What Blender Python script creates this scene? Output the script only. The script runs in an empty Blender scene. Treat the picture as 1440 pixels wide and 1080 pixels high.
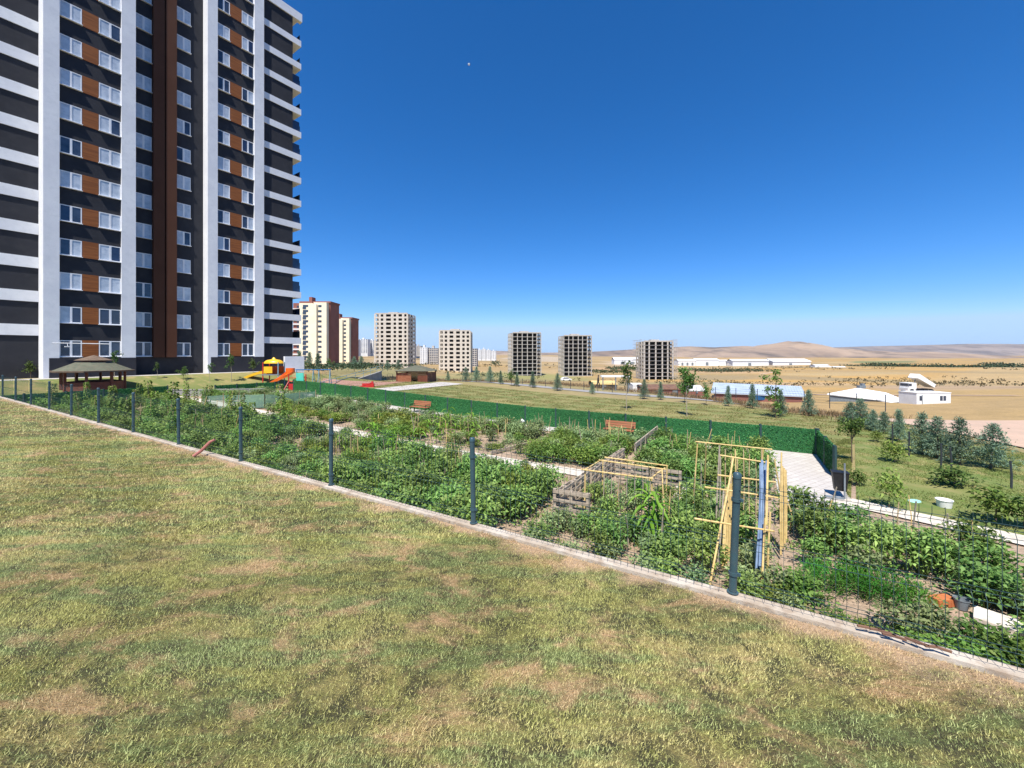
import bpy, math, random
import numpy as np
from mathutils import Vector, Matrix
random.seed(7); rng = np.random.default_rng(11)
C = bpy.context.scene.collection
SC = bpy.context.scene

# ------------------------------------------------------------------ camera, sky, sun, exposure
F, HY, CX = 560.0, 497.0, 720.0          # focal length and horizon measured on the 1440 px photograph
EYE = 5.0                                 # eye height above the garden level (z = 0)
cam = bpy.data.objects.new('camera', bpy.data.cameras.new('camera')); C.objects.link(cam)
cam.data.lens = 14.0; cam.data.sensor_width = 36.0; cam.data.shift_y = -43.0/1440
cam.data.clip_start = 0.05; cam.data.clip_end = 60000
cam.location = (0, 0, EYE); cam.rotation_euler = (math.radians(90), 0, 0)
SC.camera = cam
SUN_EL, SUN_AZ = math.radians(60), math.atan2(-.29, -.957)
sdir = Vector((math.sin(SUN_AZ)*math.cos(SUN_EL), math.cos(SUN_AZ)*math.cos(SUN_EL), math.sin(SUN_EL)))
w = bpy.data.worlds.new('World'); SC.world = w; w.use_nodes = True
nt = w.node_tree; nt.nodes.clear()
sky = nt.nodes.new('ShaderNodeTexSky'); sky.sky_type = 'NISHITA'; sky.sun_disc = False
sky.sun_elevation = SUN_EL; sky.sun_rotation = SUN_AZ; sky.altitude = 1100
sky.air_density = 1.0; sky.dust_density = 0.35; sky.ozone_density = 4.5
hs = nt.nodes.new('ShaderNodeHueSaturation'); hs.inputs['Saturation'].default_value = 1.22
bg = nt.nodes.new('ShaderNodeBackground'); bg.inputs['Strength'].default_value = 0.113
out = nt.nodes.new('ShaderNodeOutputWorld')
nt.links.new(sky.outputs[0], hs.inputs['Color']); sp_ = nt.nodes.new('ShaderNodeSeparateColor'); cb = nt.nodes.new('ShaderNodeCombineColor'); nt.links.new(hs.outputs[0], sp_.inputs[0])
def mth(op, a, v):
    n = nt.nodes.new('ShaderNodeMath'); n.operation = op; nt.links.new(a, n.inputs[0]); n.inputs[1].default_value = v; return n.outputs[0]
def mth2(op, a, b):
    n = nt.nodes.new('ShaderNodeMath'); n.operation = op; nt.links.new(a, n.inputs[0]); nt.links.new(b, n.inputs[1]); return n.outputs[0]
blu = mth('MINIMUM', sp_.outputs[2], 6.4)
nt.links.new(mth2('MINIMUM', mth('MULTIPLY', mth('POWER', mth('MULTIPLY', sp_.outputs[0], .168), 1.33), 5.2), mth('MULTIPLY', blu, .47)), cb.inputs[0])   # deep clear-sky blue
nt.links.new(mth2('MINIMUM', mth('MULTIPLY', sp_.outputs[1], .77), mth('MULTIPLY', blu, .69)), cb.inputs[1]); nt.links.new(blu, cb.inputs[2]); nt.links.new(cb.outputs[0], bg.inputs[0]); nt.links.new(bg.outputs[0], out.inputs[0])
sl = bpy.data.lights.new('sun', 'SUN'); sl.energy = 5.0; sl.angle = math.radians(0.5); sl.color = (1, .95, .87)
so = bpy.data.objects.new('sun', sl); C.objects.link(so); so.rotation_euler = sdir.to_track_quat('Z', 'Y').to_euler()
so.location = (0, 0, 60)
SC.view_settings.view_transform = 'Standard'; SC.view_settings.look = 'None'
SC.view_settings.exposure = 0.62; SC.view_settings.gamma = 1.0
SC.cycles.max_bounces = 6; SC.cycles.transparent_max_bounces = 8

# ------------------------------------------------------------------ measuring helpers
def P(px, py, z=0.0):
    Y = (EYE - z)*F/(py - HY); return ((px - CX)*Y/F, Y)
def XD(px, Y): return (px - CX)*Y/F
WX, WY, VX, VY = .860, -.510, .510, .860     # garden axes: a runs along the fence, b away from it
def ab(a, b): return (a*WX + b*VX, a*WY + b*VY)
def toab(x, y): return (x*WX + y*WY, x*VX + y*VY)
def sstep(x, a, b):
    t = np.clip((np.asarray(x, float) - a)/(b - a), 0, 1); return t*t*(3 - 2*t)

# building frame (facade runs along fv, faces n)
FV = Vector((.57, .822, 0)); FN = Vector((.822, -.57, 0)); F0 = Vector((-41.5, 37.1, 0))
def fq(px):
    r = (px - CX)/F; return (r*F0.y - F0.x)/(FV.x - r*FV.y)
def fdist(x, y): return (x - F0.x)*FN.x + (y - F0.y)*FN.y
def falong(x, y): return (x - F0.x)*FV.x + (y - F0.y)*FV.y

T_ = [-1.4, -.9, -.7, -.5, -.305, -.145, .034, .2, .37, .7, 1.3]
E_ = [70, 70, 75, 75, 72, 66, 60, 54, 46, 30, 15]          # where the plateau ends, as depth
H1 = [1, 1, .4, 0, -1.0, -1.8, -2.4, -3.2, -4.0, -4.0, -2.2]  # 30 m further
H2 = [3, 3, 2, -1, -5.2, -8.6, -11.9, -12.4, -13.5, -14, -14] # at about 285 m
H3 = [4, 4, 3, 0, -6, -10, -14, -15, -16, -16, -16]
def terr(x, y):
    x = np.asarray(x, float); y = np.asarray(y, float)
    yy = np.maximum(y, .5); t = np.clip(x/yy, -1.4, 1.3)
    e, h1, h2, h3 = (np.interp(t, T_, q) for q in (E_, H1, H2, H3))
    a, b = toab(x, y)
    z0 = .9*sstep(-a, 10, 44)*sstep(yy, 8, 20)*(1 - sstep(yy, 55, 75))
    z = z0 + (h1 - 0)*sstep(yy, e, e + 32)
    z = z + (h2 - h1)*sstep(yy, e + 25, 280)
    z = z + (h3 - h2)*sstep(yy, 300, 1200)
    d = fdist(x, y); q = falong(x, y)
    m = (1 - sstep(d, 2.2, 8.5))*(1 - sstep(q, 17, 34))*sstep(q, -70, -50)
    z = z*(1 - m) + 2.7*m
    return z
def tz(x, y): return float(terr(x, y))

# ------------------------------------------------------------------ mesh builder
class MB:
    def __init__(s): s.V = []; s.F = []; s.R = []; s.n = 0
    def add(s, v, f, mi=0, r=None):
        v = np.asarray(v, float).reshape(-1, 3); f = np.asarray(f, int)
        if f.ndim == 1: f = f.reshape(1, -1)
        s.V.append(v); s.F.append((f + s.n, mi)); s.n += len(v)
        s.R.append(np.full(len(v), random.random()) if r is None else np.asarray(r, float)); return s
    def box(s, c, d, rz=0, mi=0, rx=0, ry=0):
        x, y, z = d[0]/2, d[1]/2, d[2]/2
        v = np.array([(-x,-y,-z),(x,-y,-z),(x,y,-z),(-x,y,-z),(-x,-y,z),(x,-y,z),(x,y,z),(-x,y,z)])
        M = np.array((Matrix.Rotation(rz, 3, 'Z') @ Matrix.Rotation(ry, 3, 'Y') @ Matrix.Rotation(rx, 3, 'X')))
        return s.add(v @ M.T + np.array(c), [(0,3,2,1),(4,5,6,7),(0,1,5,4),(1,2,6,5),(2,3,7,6),(3,0,4,7)], mi)
    def bx(s, x0, x1, y0, y1, z0, z1, mi=0):
        return s.box(((x0+x1)/2, (y0+y1)/2, (z0+z1)/2), (abs(x1-x0), abs(y1-y0), abs(z1-z0)), 0, mi)
    def tube(s, pts, rad, n=6, mi=0, cap=True):
        pts = [Vector(p) for p in pts]; rad = rad if hasattr(rad, '__len__') else [rad]*len(pts)
        vs = []; 
        for i, p in enumerate(pts):
            t = (pts[min(i+1, len(pts)-1)] - pts[max(i-1, 0)]).normalized()
            u = t.cross(Vector((0, 0, 1)) if abs(t.z) < .95 else Vector((1, 0, 0))).normalized(); v = t.cross(u)
            for k in range(n):
                an = 2*math.pi*k/n + math.pi/n; vs.append(p + (u*math.cos(an) + v*math.sin(an))*rad[i])
        fs = [(i*n+k, i*n+(k+1) % n, (i+1)*n+(k+1) % n, (i+1)*n+k) for i in range(len(pts)-1) for k in range(n)]
        r = random.random(); base = np.array([tuple(q) for q in vs])
        s.add(base, fs, mi, np.full(len(vs), r))
        if cap:
            off = s.n - len(vs)
            s.F.append((np.array([list(range(n))[::-1]]) + off, mi)); s.F.append((np.array([list(range(n))]) + off + (len(pts)-1)*n, mi))
        return s
    def bar(s, p0, p1, r, n=6, mi=0): return s.tube([p0, p1], r, n, mi)
    def lathe(s, prof, n=16, c=(0,0,0), mi=0, sy=1.0):
        vs = [(c[0]+r*math.cos(2*math.pi*k/n), c[1]+sy*r*math.sin(2*math.pi*k/n), c[2]+z) for r, z in prof for k in range(n)]
        fs = [(i*n+k, i*n+(k+1) % n, (i+1)*n+(k+1) % n, (i+1)*n+k) for i in range(len(prof)-1) for k in range(n)]
        return s.add(vs, fs, mi)
    def leaves(s, pos, d, nor, L, W, mi=0, r=None, fold=.18):
        pos = np.asarray(pos); n = len(pos)
        if n == 0: return s
        d = d/np.maximum(np.linalg.norm(d, axis=1, keepdims=True), 1e-6)
        side = np.cross(d, nor); side /= np.maximum(np.linalg.norm(side, axis=1, keepdims=True), 1e-6)
        nn = np.cross(side, d); L = np.broadcast_to(L, n)[:, None]; W = np.broadcast_to(W, n)[:, None]
        v = np.empty((n, 4, 3)); m = pos + d*L*.45
        v[:, 0] = pos; v[:, 1] = m + side*W*.5 + nn*L*fold; v[:, 2] = pos + d*L - nn*L*.12; v[:, 3] = m - side*W*.5 + nn*L*fold
        f = (np.arange(n)[:, None]*4 + np.array([0, 1, 2, 3]))
        r = rng.random(n) if r is None else r
        return s.add(v.reshape(-1, 3), f, mi, np.repeat(r, 4))
    def mesh(s, name, mats):
        me = bpy.data.meshes.new(name); V = np.concatenate(s.V).astype(np.float32)
        me.vertices.add(len(V)); me.vertices.foreach_set('co', V.ravel())
        li = np.concatenate([f.ravel() for f, _ in s.F]).astype(np.int32)
        tot = np.concatenate([np.full(len(f), f.shape[1]) for f, _ in s.F]).astype(np.int32)
        mi = np.concatenate([np.full(len(f), m) for f, m in s.F]).astype(np.int32)
        st = np.concatenate([[0], np.cumsum(tot)[:-1]]).astype(np.int32)
        me.loops.add(len(li)); me.loops.foreach_set('vertex_index', li)
        me.polygons.add(len(tot)); me.polygons.foreach_set('loop_start', st); me.polygons.foreach_set('loop_total', tot)
        me.polygons.foreach_set('material_index', mi)
        for m in (mats if isinstance(mats, (list, tuple)) else [mats]): me.materials.append(m)
        at = me.attributes.new('rnd', 'FLOAT', 'POINT'); at.data.foreach_set('value', np.concatenate(s.R).astype(np.float32))
        me.update(calc_edges=True); me.validate()
        if len(tot) < 6000: me.polygons.foreach_set('use_smooth', [True]*len(me.polygons)); me.set_sharp_from_angle(angle=math.radians(38))
        return me
    def build(s, name, mats, parent=None, loc=None, rz=0, smooth=False):
        return link(name, s.mesh(name, mats), parent, loc, rz, smooth)
def link(name, me, parent=None, loc=None, rz=0, smooth=False):
    o = bpy.data.objects.new(name, me); C.objects.link(o)
    if parent: o.parent = parent
    if loc is not None: o.location = loc
    if rz: o.rotation_euler = (0, 0, rz)
    if smooth and me: me.polygons.foreach_set('use_smooth', [True]*len(me.polygons))
    return o
def tag(o, label=None, cat=None, group=None, kind=None):
    if label: o['label'] = label
    if cat: o['category'] = cat
    if group: o['group'] = group
    if kind: o['kind'] = kind
    return o
def thing(name, label, cat, loc=(0,0,0), rz=0, group=None):
    o = bpy.data.objects.new(name, None); C.objects.link(o); o.location = loc; o.rotation_euler = (0, 0, rz)
    o.empty_display_size = .3
    return tag(o, label, cat, group)
def dup(root, loc, rz=0, sc=1.0, label=None, group=None):
    r = root.copy(); C.objects.link(r); r.location = loc; r.rotation_euler = (0, 0, rz)
    r.scale = (sc, sc, sc) if not hasattr(sc, '__len__') else sc
    if label: r['label'] = label
    if group: r['group'] = group
    for ch in list(root.children):
        c = ch.copy(); C.objects.link(c); c.parent = r
        for g in list(ch.children):
            d = g.copy(); C.objects.link(d); d.parent = c
    return r

# ------------------------------------------------------------------ materials
def newmat(name):
    m = bpy.data.materials.new(name); m.use_nodes = True
    return m, m.node_tree, m.node_tree.nodes['Principled BSDF']
def coord(nt, world=False, sx=(1,1,1)):
    if world: s = nt.nodes.new('ShaderNodeNewGeometry').outputs['Position']
    else: s = nt.nodes.new('ShaderNodeTexCoord').outputs['Object']
    if tuple(sx) != (1,1,1):
        mp = nt.nodes.new('ShaderNodeMapping'); mp.inputs['Scale'].default_value = sx; nt.links.new(s, mp.inputs['Vector']); s = mp.outputs[0]
    return s
def noise(nt, co, scale, detail=4, rough=.55, lo=.35, hi=.65, dist=0):
    n = nt.nodes.new('ShaderNodeTexNoise'); n.inputs['Scale'].default_value = scale; n.inputs['Detail'].default_value = detail
    n.inputs['Roughness'].default_value = rough; n.inputs['Distortion'].default_value = dist; nt.links.new(co, n.inputs['Vector'])
    r = nt.nodes.new('ShaderNodeMapRange'); r.inputs['From Min'].default_value = lo; r.inputs['From Max'].default_value = hi
    r.interpolation_type = 'SMOOTHSTEP'; nt.links.new(n.outputs['Fac'], r.inputs['Value']); return r.outputs[0]
def mix(nt, fac, a, b, mode='MIX'):
    m = nt.nodes.new('ShaderNodeMix'); m.data_type = 'RGBA'; m.blend_type = mode
    for sock, v in ((m.inputs['Factor'], fac), (m.inputs['A'], a), (m.inputs['B'], b)):
        if isinstance(v, (int, float)): sock.default_value = v
        elif isinstance(v, tuple): sock.default_value = (*v[:3], 1)
        else: nt.links.new(v, sock)
    return m.outputs['Result']
def attr(nt, nm):
    a = nt.nodes.new('ShaderNodeAttribute'); a.attribute_name = nm; return a.outputs['Fac']
def attrc(nt, nm):
    a = nt.nodes.new('ShaderNodeAttribute'); a.attribute_name = nm; return a.outputs['Color']
def bump(nt, bs, h, strength=.3, dist=.02):
    b = nt.nodes.new('ShaderNodeBump'); b.inputs['Strength'].default_value = strength; b.inputs['Distance'].default_value = dist
    nt.links.new(h, b.inputs['Height']); nt.links.new(b.outputs[0], bs.inputs['Normal'])
def mat(name, c1, c2=None, scale=3, rough=.75, world=False, sx=(1,1,1), lo=.35, hi=.65, c3=None, sc3=20, f3=.5, bmp=0, bdist=.01, metal=0, spec=.3):
    m, nt, b = newmat(name); b.inputs['Roughness'].default_value = rough; b.inputs['Metallic'].default_value = metal
    b.inputs['Specular IOR Level'].default_value = spec
    if c2 is None: c2 = tuple(v*.82 for v in c1)
    co = coord(nt, world, sx); f = noise(nt, co, scale, 5, .6, lo, hi); col = mix(nt, f, c1, c2)
    if c3 is not None:
        g = noise(nt, co, sc3, 4, .6, .45, .7); mm = nt.nodes.new('ShaderNodeMath'); mm.operation = 'MULTIPLY'; mm.inputs[1].default_value = f3
        nt.links.new(g, mm.inputs[0]); col = mix(nt, mm.outputs[0], col, c3)
    nt.links.new(col, b.inputs['Base Color'])
    if bmp:
        h = noise(nt, co, sc3 if c3 else scale*6, 5, .6, .2, .8); bump(nt, b, h, bmp, bdist)
    return m
def leafmat(name, c1, c2, c3=None, trans=.3, hv=.035, rough=.55):
    m, nt, b = newmat(name); b.inputs['Roughness'].default_value = rough; b.inputs['Specular IOR Level'].default_value = .25
    col = mix(nt, attr(nt, 'rnd'), c1, c2)
    if c3: col = mix(nt, noise(nt, coord(nt, True), 1.3, 2, .5, .5, .68), col, c3)
    oi = nt.nodes.new('ShaderNodeObjectInfo'); h = nt.nodes.new('ShaderNodeHueSaturation')
    mr = nt.nodes.new('ShaderNodeMapRange'); mr.inputs['To Min'].default_value = .5 - hv; mr.inputs['To Max'].default_value = .5 + hv*.6
    nt.links.new(oi.outputs['Random'], mr.inputs['Value']); nt.links.new(mr.outputs[0], h.inputs['Hue'])
    mv = nt.nodes.new('ShaderNodeMapRange'); mv.inputs['To Min'].default_value = .68; mv.inputs['To Max'].default_value = 1.25
    ml = nt.nodes.new('ShaderNodeMath'); ml.operation = 'FRACT'; mk = nt.nodes.new('ShaderNodeMath'); mk.operation = 'MULTIPLY'; mk.inputs[1].default_value = 7.31
    nt.links.new(oi.outputs['Random'], mk.inputs[0]); nt.links.new(mk.outputs[0], ml.inputs[0]); nt.links.new(ml.outputs[0], mv.inputs['Value']); nt.links.new(mv.outputs[0], h.inputs['Value'])
    nt.links.new(col, h.inputs['Color']); nt.links.new(h.outputs[0], b.inputs['Base Color'])
    tr = nt.nodes.new('ShaderNodeBsdfTranslucent'); nt.links.new(h.outputs[0], tr.inputs['Color'])
    ms = nt.nodes.new('ShaderNodeMixShader'); ms.inputs[0].default_value = trans
    o = nt.nodes['Material Output']; nt.links.new(b.outputs[0], ms.inputs[1]); nt.links.new(tr.outputs[0], ms.inputs[2]); nt.links.new(ms.outputs[0], o.inputs['Surface'])
    return m
M = {}
M['conc'] = mat('concrete', (.52,.48,.43), (.42,.39,.35), .5, .9, c3=(.24,.22,.2), sc3=3, f3=.35)
M['concw'] = mat('pale_concrete', (.66,.60,.52), (.54,.48,.40), 1.5, .9, c3=(.36,.30,.24), sc3=9, f3=.6, bmp=.3)
M['white'] = mat('white_render', (.76,.76,.76), (.68,.68,.70), .35, .85, c3=(.58,.59,.6), sc3=2.5, f3=.35)
M['slate'] = mat('anthracite_render', (.030,.031,.038), (.024,.025,.031), .4, .9, c3=(.045,.045,.05), sc3=1.2, f3=.4)
M['brown'] = mat('brown_render', (.085,.032,.016), (.075,.027,.013), .5, .85)
M['wood_panel'] = mat('wood_effect_panel', (.30,.10,.026), (.21,.065,.016), 1.2, .7, sx=(.3,.3,6), c3=(.14,.045,.015), sc3=4, f3=.5)
M['upvc'] = mat('white_frame', (.78,.78,.79), (.74,.74,.75), 1, .4)
M['cur'] = mat('curtained_glass', (.56,.61,.67), (.42,.48,.55), .8, .12, world=True, c3=(.30,.36,.44), sc3=2.2, f3=.6, spec=.6)
M['dark'] = mat('dark_glass', (.025,.035,.06), (.05,.07,.11), .9, .06, world=True, spec=.7)
M['blueglass'] = mat('blue_glass', (.02,.03,.065), (.03,.045,.09), 1, .06, spec=.7)
M['iron'] = mat('dark_iron', (.05,.055,.06), (.035,.04,.045), 4, .5)
M['postgreen'] = mat('coated_post', (.045,.09,.105), (.035,.07,.085), 5, .38, c3=(.09,.10,.10), sc3=14, f3=.3, spec=.5)
M['wire'] = mat('coated_wire', (.04,.075,.075), (.03,.06,.06), 9, .4)
M['bamboo'] = mat('bamboo', (.74,.55,.24), (.60,.42,.16), 2, .6, c3=(.40,.26,.10), sc3=14, f3=.6)
M['greywood'] = mat('weathered_wood', (.42,.35,.27), (.27,.215,.16), 3, .9, sx=(1,6,6), c3=(.55,.46,.35), sc3=9, f3=.5)
M['stake'] = mat('stake_wood', (.47,.34,.19), (.33,.23,.13), 3, .8)
M['redwood'] = mat('red_brown_wood', (.20,.065,.035), (.14,.045,.027), 3, .6, sx=(1,5,5))
M['benchwood'] = mat('bench_wood', (.36,.15,.075), (.27,.10,.05), 3, .55, sx=(.5,5,5))
M['bark'] = mat('bark', (.16,.12,.085), (.10,.075,.055), 9, .95)
M['palebark'] = mat('pale_bark', (.40,.34,.26), (.28,.23,.17), 9, .95)
M['shingle'] = mat('roof_shingle', (.12,.13,.09), (.09,.10,.07), 3, .95, c3=(.18,.12,.085), sc3=8, f3=.55)
M['shingle_edge'] = mat('shingle_edge', (.17,.12,.085), (.12,.085,.06), 4, .95)
M['yellow'] = mat('yellow_plastic', (.80,.47,.02), (.74,.41,.015), 2, .35, spec=.5)
M['orange'] = mat('orange_plastic', (.78,.15,.012), (.70,.12,.01), 2, .35, spec=.5)
M['red'] = mat('red_paint', (.50,.03,.03), (.42,.025,.025), 2, .4)
M['teal'] = mat('teal_plastic', (.10,.55,.42), (.08,.48,.37), 2, .4)
M['blue'] = mat('blue_paint', (.02,.12,.30), (.02,.10,.25), 2, .4)
M['ltblue'] = mat('pale_blue_steel', (.20,.36,.42), (.16,.30,.36), 2, .45)
M['pipe'] = mat('blue_grey_pipe', (.13,.19,.30), (.22,.30,.42), 3, .4)
M['black'] = mat('black_plastic', (.012,.012,.014), (.02,.02,.022), 4, .5)
M['steel'] = mat('grey_steel', (.20,.23,.25), (.15,.17,.19), 5, .5)
M['tin'] = mat('tin_roof', (.46,.52,.60), (.38,.44,.52), .4, .4, c3=(.30,.34,.40), sc3=1.5, f3=.4)
M['whitepaint'] = mat('white_paint', (.80,.80,.79), (.72,.72,.71), .8, .6)
M['cream'] = mat('cream_render', (.82,.73,.55), (.76,.68,.50), .2, .9)
M['pinkred'] = mat('brick_red_render', (.27,.11,.085), (.22,.09,.07), .2, .9)
M['palewall'] = mat('pale_wall', (.66,.66,.65), (.58,.58,.58), .15, .9)
M['terracotta'] = mat('terracotta', (.50,.17,.06), (.40,.13,.05), 4, .8)
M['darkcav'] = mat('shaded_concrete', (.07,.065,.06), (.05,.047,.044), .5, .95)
M['rusty'] = mat('rusty_brown', (.22,.12,.075), (.15,.08,.055), 2, .9)
M['hedge'] = leafmat('artificial_hedge', (.035,.165,.045), (.10,.33,.10), trans=.15, hv=.0)
M['hedgeback'] = mat('hedge_backing', (.025,.14,.04), (.02,.11,.035), 6, .7)
M['net'] = None
M['tomato'] = leafmat('tomato_leaf', (.075,.17,.035), (.28,.43,.115), trans=.3)
M['tomato2'] = leafmat('grey_green_leaf', (.12,.20,.075), (.33,.44,.19), trans=.3)
M['potato'] = leafmat('bright_leaf', (.085,.18,.03), (.26,.37,.085), trans=.35)
M['carrot'] = leafmat('feathery_leaf', (.035,.14,.015), (.10,.26,.03), trans=.3)
M['yellowleaf'] = leafmat('yellow_green_leaf', (.15,.24,.035), (.30,.36,.08), trans=.35)
M['dryleaf'] = leafmat('dry_leaf', (.30,.22,.10), (.45,.34,.17), trans=.2)
M['corn'] = leafmat('corn_leaf', (.11,.26,.02), (.26,.46,.06), trans=.4, hv=.01)
M['squash'] = leafmat('squash_leaf', (.05,.15,.035), (.12,.26,.08), trans=.3)
M['spruce'] = leafmat('blue_spruce', (.085,.15,.095), (.24,.35,.23), trans=.1, hv=.02)
M['treeleaf'] = leafmat('tree_leaf', (.045,.11,.025), (.12,.23,.05), trans=.3)
M['farleaf'] = leafmat('far_leaf', (.025,.05,.025), (.045,.08,.035), trans=.1)
M['scrub'] = leafmat('dry_scrub', (.22,.16,.075), (.36,.27,.13), trans=.2)
M['plainleaf'] = leafmat('plain_scrub_leaf', (.07,.07,.035), (.17,.135,.06), trans=.1)
M['stem'] = mat('green_stem', (.12,.19,.05), (.09,.15,.04), 5, .7)
M['skin'] = mat('skin', (.45,.28,.2), None, 3, .6)
M['cloth'] = mat('dark_cloth', (.02,.02,.03), (.03,.03,.04), 9, .9)
M['hair'] = mat('hair', (.012,.01,.008), None, 9, .6)
M['pink'] = mat('faded_red_plastic', (.42,.16,.13), (.36,.13,.11), 4, .5)
M['courtred'] = mat('court_red', (.36,.20,.15), (.30,.17,.13), .4, .9, world=True, c3=(.42,.27,.2), sc3=3)
M['pave'] = mat('light_paving', (.50,.47,.44), (.42,.39,.36), .8, .9, world=True, c3=(.33,.30,.27), sc3=6, f3=.4)
M['greypath'] = mat('grey_path', (.30,.29,.28), (.25,.24,.23), .6, .9, world=True)
def netmat():
    m, nt, b = newmat('shade_net'); b.inputs['Base Color'].default_value = (.20,.34,.27,1); b.inputs['Roughness'].default_value = .8
    w = nt.nodes.new('ShaderNodeTexChecker'); 
    tr = nt.nodes.new('ShaderNodeBsdfTransparent'); ms = nt.nodes.new('ShaderNodeMixShader'); ms.inputs[0].default_value = .55
    nt.links.new(tr.outputs[0], ms.inputs[1]); nt.links.new(b.outputs[0], ms.inputs[2]); nt.links.new(ms.outputs[0], nt.nodes['Material Output'].inputs['Surface'])
    nt.nodes.remove(w); return m
M['net'] = netmat()
# lawn: shared patch colouring for sheet and blades, in world space
def lawncol(nt, blades=False):
    co = coord(nt, True); big = noise(nt, co, .9, 6, .7, .45, .66, .6); med = noise(nt, coord(nt, True, (.8, 1.5, 1)), 1.9, 6, .68, .50, .68, .5); fine = noise(nt, co, 7, 4, .6, .4, .62)
    st = noise(nt, coord(nt, True, (.5, 2.6, 1)), 1.6, 6, .7, .44, .60)
    if blades:
        g = mix(nt, attr(nt, 'rnd'), (.16,.165,.035), (.70,.68,.25)); g2 = mix(nt, attr(nt, 'rnd'), (.27,.23,.07), (.80,.70,.32))
        g = mix(nt, big, g, g2); cool = mix(nt, attr(nt, 'rnd'), (.12,.165,.05), (.56,.62,.26)); g = mix(nt, st, g, cool)
        dry = mix(nt, attr(nt, 'rnd'), (.40,.28,.14), (.76,.56,.33))
    else:
        g = mix(nt, big, (.17,.155,.045), (.28,.22,.08)); g = mix(nt, st, g, (.11,.125,.035)); g = mix(nt, fine, g, (.05,.045,.015)); dry = mix(nt, fine, (.38,.24,.12), (.30,.20,.09))
    # bare, straw-coloured strip where the turf meets the kerb: true wear, laid along the fence line
    g = mix(nt, med, g, dry)
    gp = nt.nodes.new('ShaderNodeSeparateXYZ'); nt.links.new(co, gp.inputs[0])
    mx = nt.nodes.new('ShaderNodeMath'); mx.operation = 'MULTIPLY_ADD'; mx.inputs[1].default_value = .510
    my = nt.nodes.new('ShaderNodeMath'); my.operation = 'MULTIPLY'; my.inputs[1].default_value = .860
    nt.links.new(gp.outputs[1], my.inputs[0]); nt.links.new(gp.outputs[0], mx.inputs[0]); nt.links.new(my.outputs[0], mx.inputs[2])
    wob = noise(nt, co, 2.5, 3, .6, .2, .8); ad = nt.nodes.new('ShaderNodeMath'); ad.operation = 'MULTIPLY_ADD'; ad.inputs[1].default_value = .42
    nt.links.new(wob, ad.inputs[0]); nt.links.new(mx.outputs[0], ad.inputs[2])
    r = nt.nodes.new('ShaderNodeMapRange'); r.inputs['From Min'].default_value = 3.50; r.inputs['From Max'].default_value = 3.70; nt.links.new(ad.outputs[0], r.inputs['Value'])
    return mix(nt, r.outputs[0], g, dry if blades else (.45,.31,.19))
m, nt, b = newmat('lawn_soil'); b.inputs['Roughness'].default_value = .95; nt.links.new(lawncol(nt), b.inputs['Base Color'])
bump(nt, b, noise(nt, coord(nt, True), 40, 4, .7, .2, .8), .8, .02); M['lawn'] = m
m, nt, b = newmat('grass_blade'); b.inputs['Roughness'].default_value = .6; b.inputs['Specular IOR Level'].default_value = .2
c = lawncol(nt, True); nt.links.new(c, b.inputs['Base Color']); tr = nt.nodes.new('ShaderNodeBsdfTranslucent'); nt.links.new(c, tr.inputs['Color'])
ms = nt.nodes.new('ShaderNodeMixShader'); ms.inputs[0].default_value = .3; nt.links.new(b.outputs[0], ms.inputs[1]); nt.links.new(tr.outputs[0], ms.inputs[2])
nt.links.new(ms.outputs[0], nt.nodes['Material Output'].inputs['Surface']); M['blade'] = m
def zonemat():
    m, nt, b = newmat('open_land'); b.inputs['Roughness'].default_value = .95; b.inputs['Specular IOR Level'].default_value = .1
    col = attrc(nt, 'zone'); co = coord(nt, True)
    n1 = noise(nt, coord(nt, True, (.35, 1, 1)), .018, 5, .6, .35, .65); n2 = noise(nt, co, .35, 5, .65, .3, .7); n3 = noise(nt, co, 4, 4, .7, .3, .7)
    col = mix(nt, n1, col, mix(nt, .5, col, (.30,.22,.13), 'MIX')); col = mix(nt, n2, col, mix(nt, .28, col, (.12,.10,.05)))
    d = mix(nt, n3, (1.12,1.12,1.12), (.84,.84,.84)); col = mix(nt, 1.0, col, d, 'MULTIPLY')
    nt.links.new(col, b.inputs['Base Color']); return m
M['land'] = zonemat()
M['soil'] = mat('garden_soil', (.43,.32,.23), (.33,.24,.165), .9, .95, world=True, c3=(.22,.16,.11), sc3=7, f3=.6, bmp=.9, bdist=.05)
M['park'] = mat('park_turf', (.23,.21,.075), (.12,.155,.042), .22, .95, world=True, sx=(.6,1,1), lo=.3, hi=.7, c3=(.32,.24,.11), sc3=1.6, f3=.7, bmp=.4, bdist=.03)
M['sidelawn'] = mat('side_turf', (.115,.165,.04), (.17,.185,.055), .35, .95, world=True, c3=(.30,.24,.11), sc3=1.3, f3=.5, bmp=.4, bdist=.03)
M['track'] = mat('dirt_track', (.52,.36,.26), (.46,.33,.24), .25, .95, world=True, c3=(.38,.27,.19), sc3=2.2, f3=.5)
M['hillmat'] = mat('dry_hill', (.34,.25,.18), (.20,.15,.115), .0022, .95, world=True, sx=(1,.5,2.5), c3=(.09,.078,.07), sc3=.007, f3=.8)
M['hillfar'] = mat('far_grey_hill', (.26,.215,.19), (.17,.145,.135), .0022, .95, world=True, sx=(1,.5,2.5), c3=(.11,.10,.10), sc3=.006, f3=.8)
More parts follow.
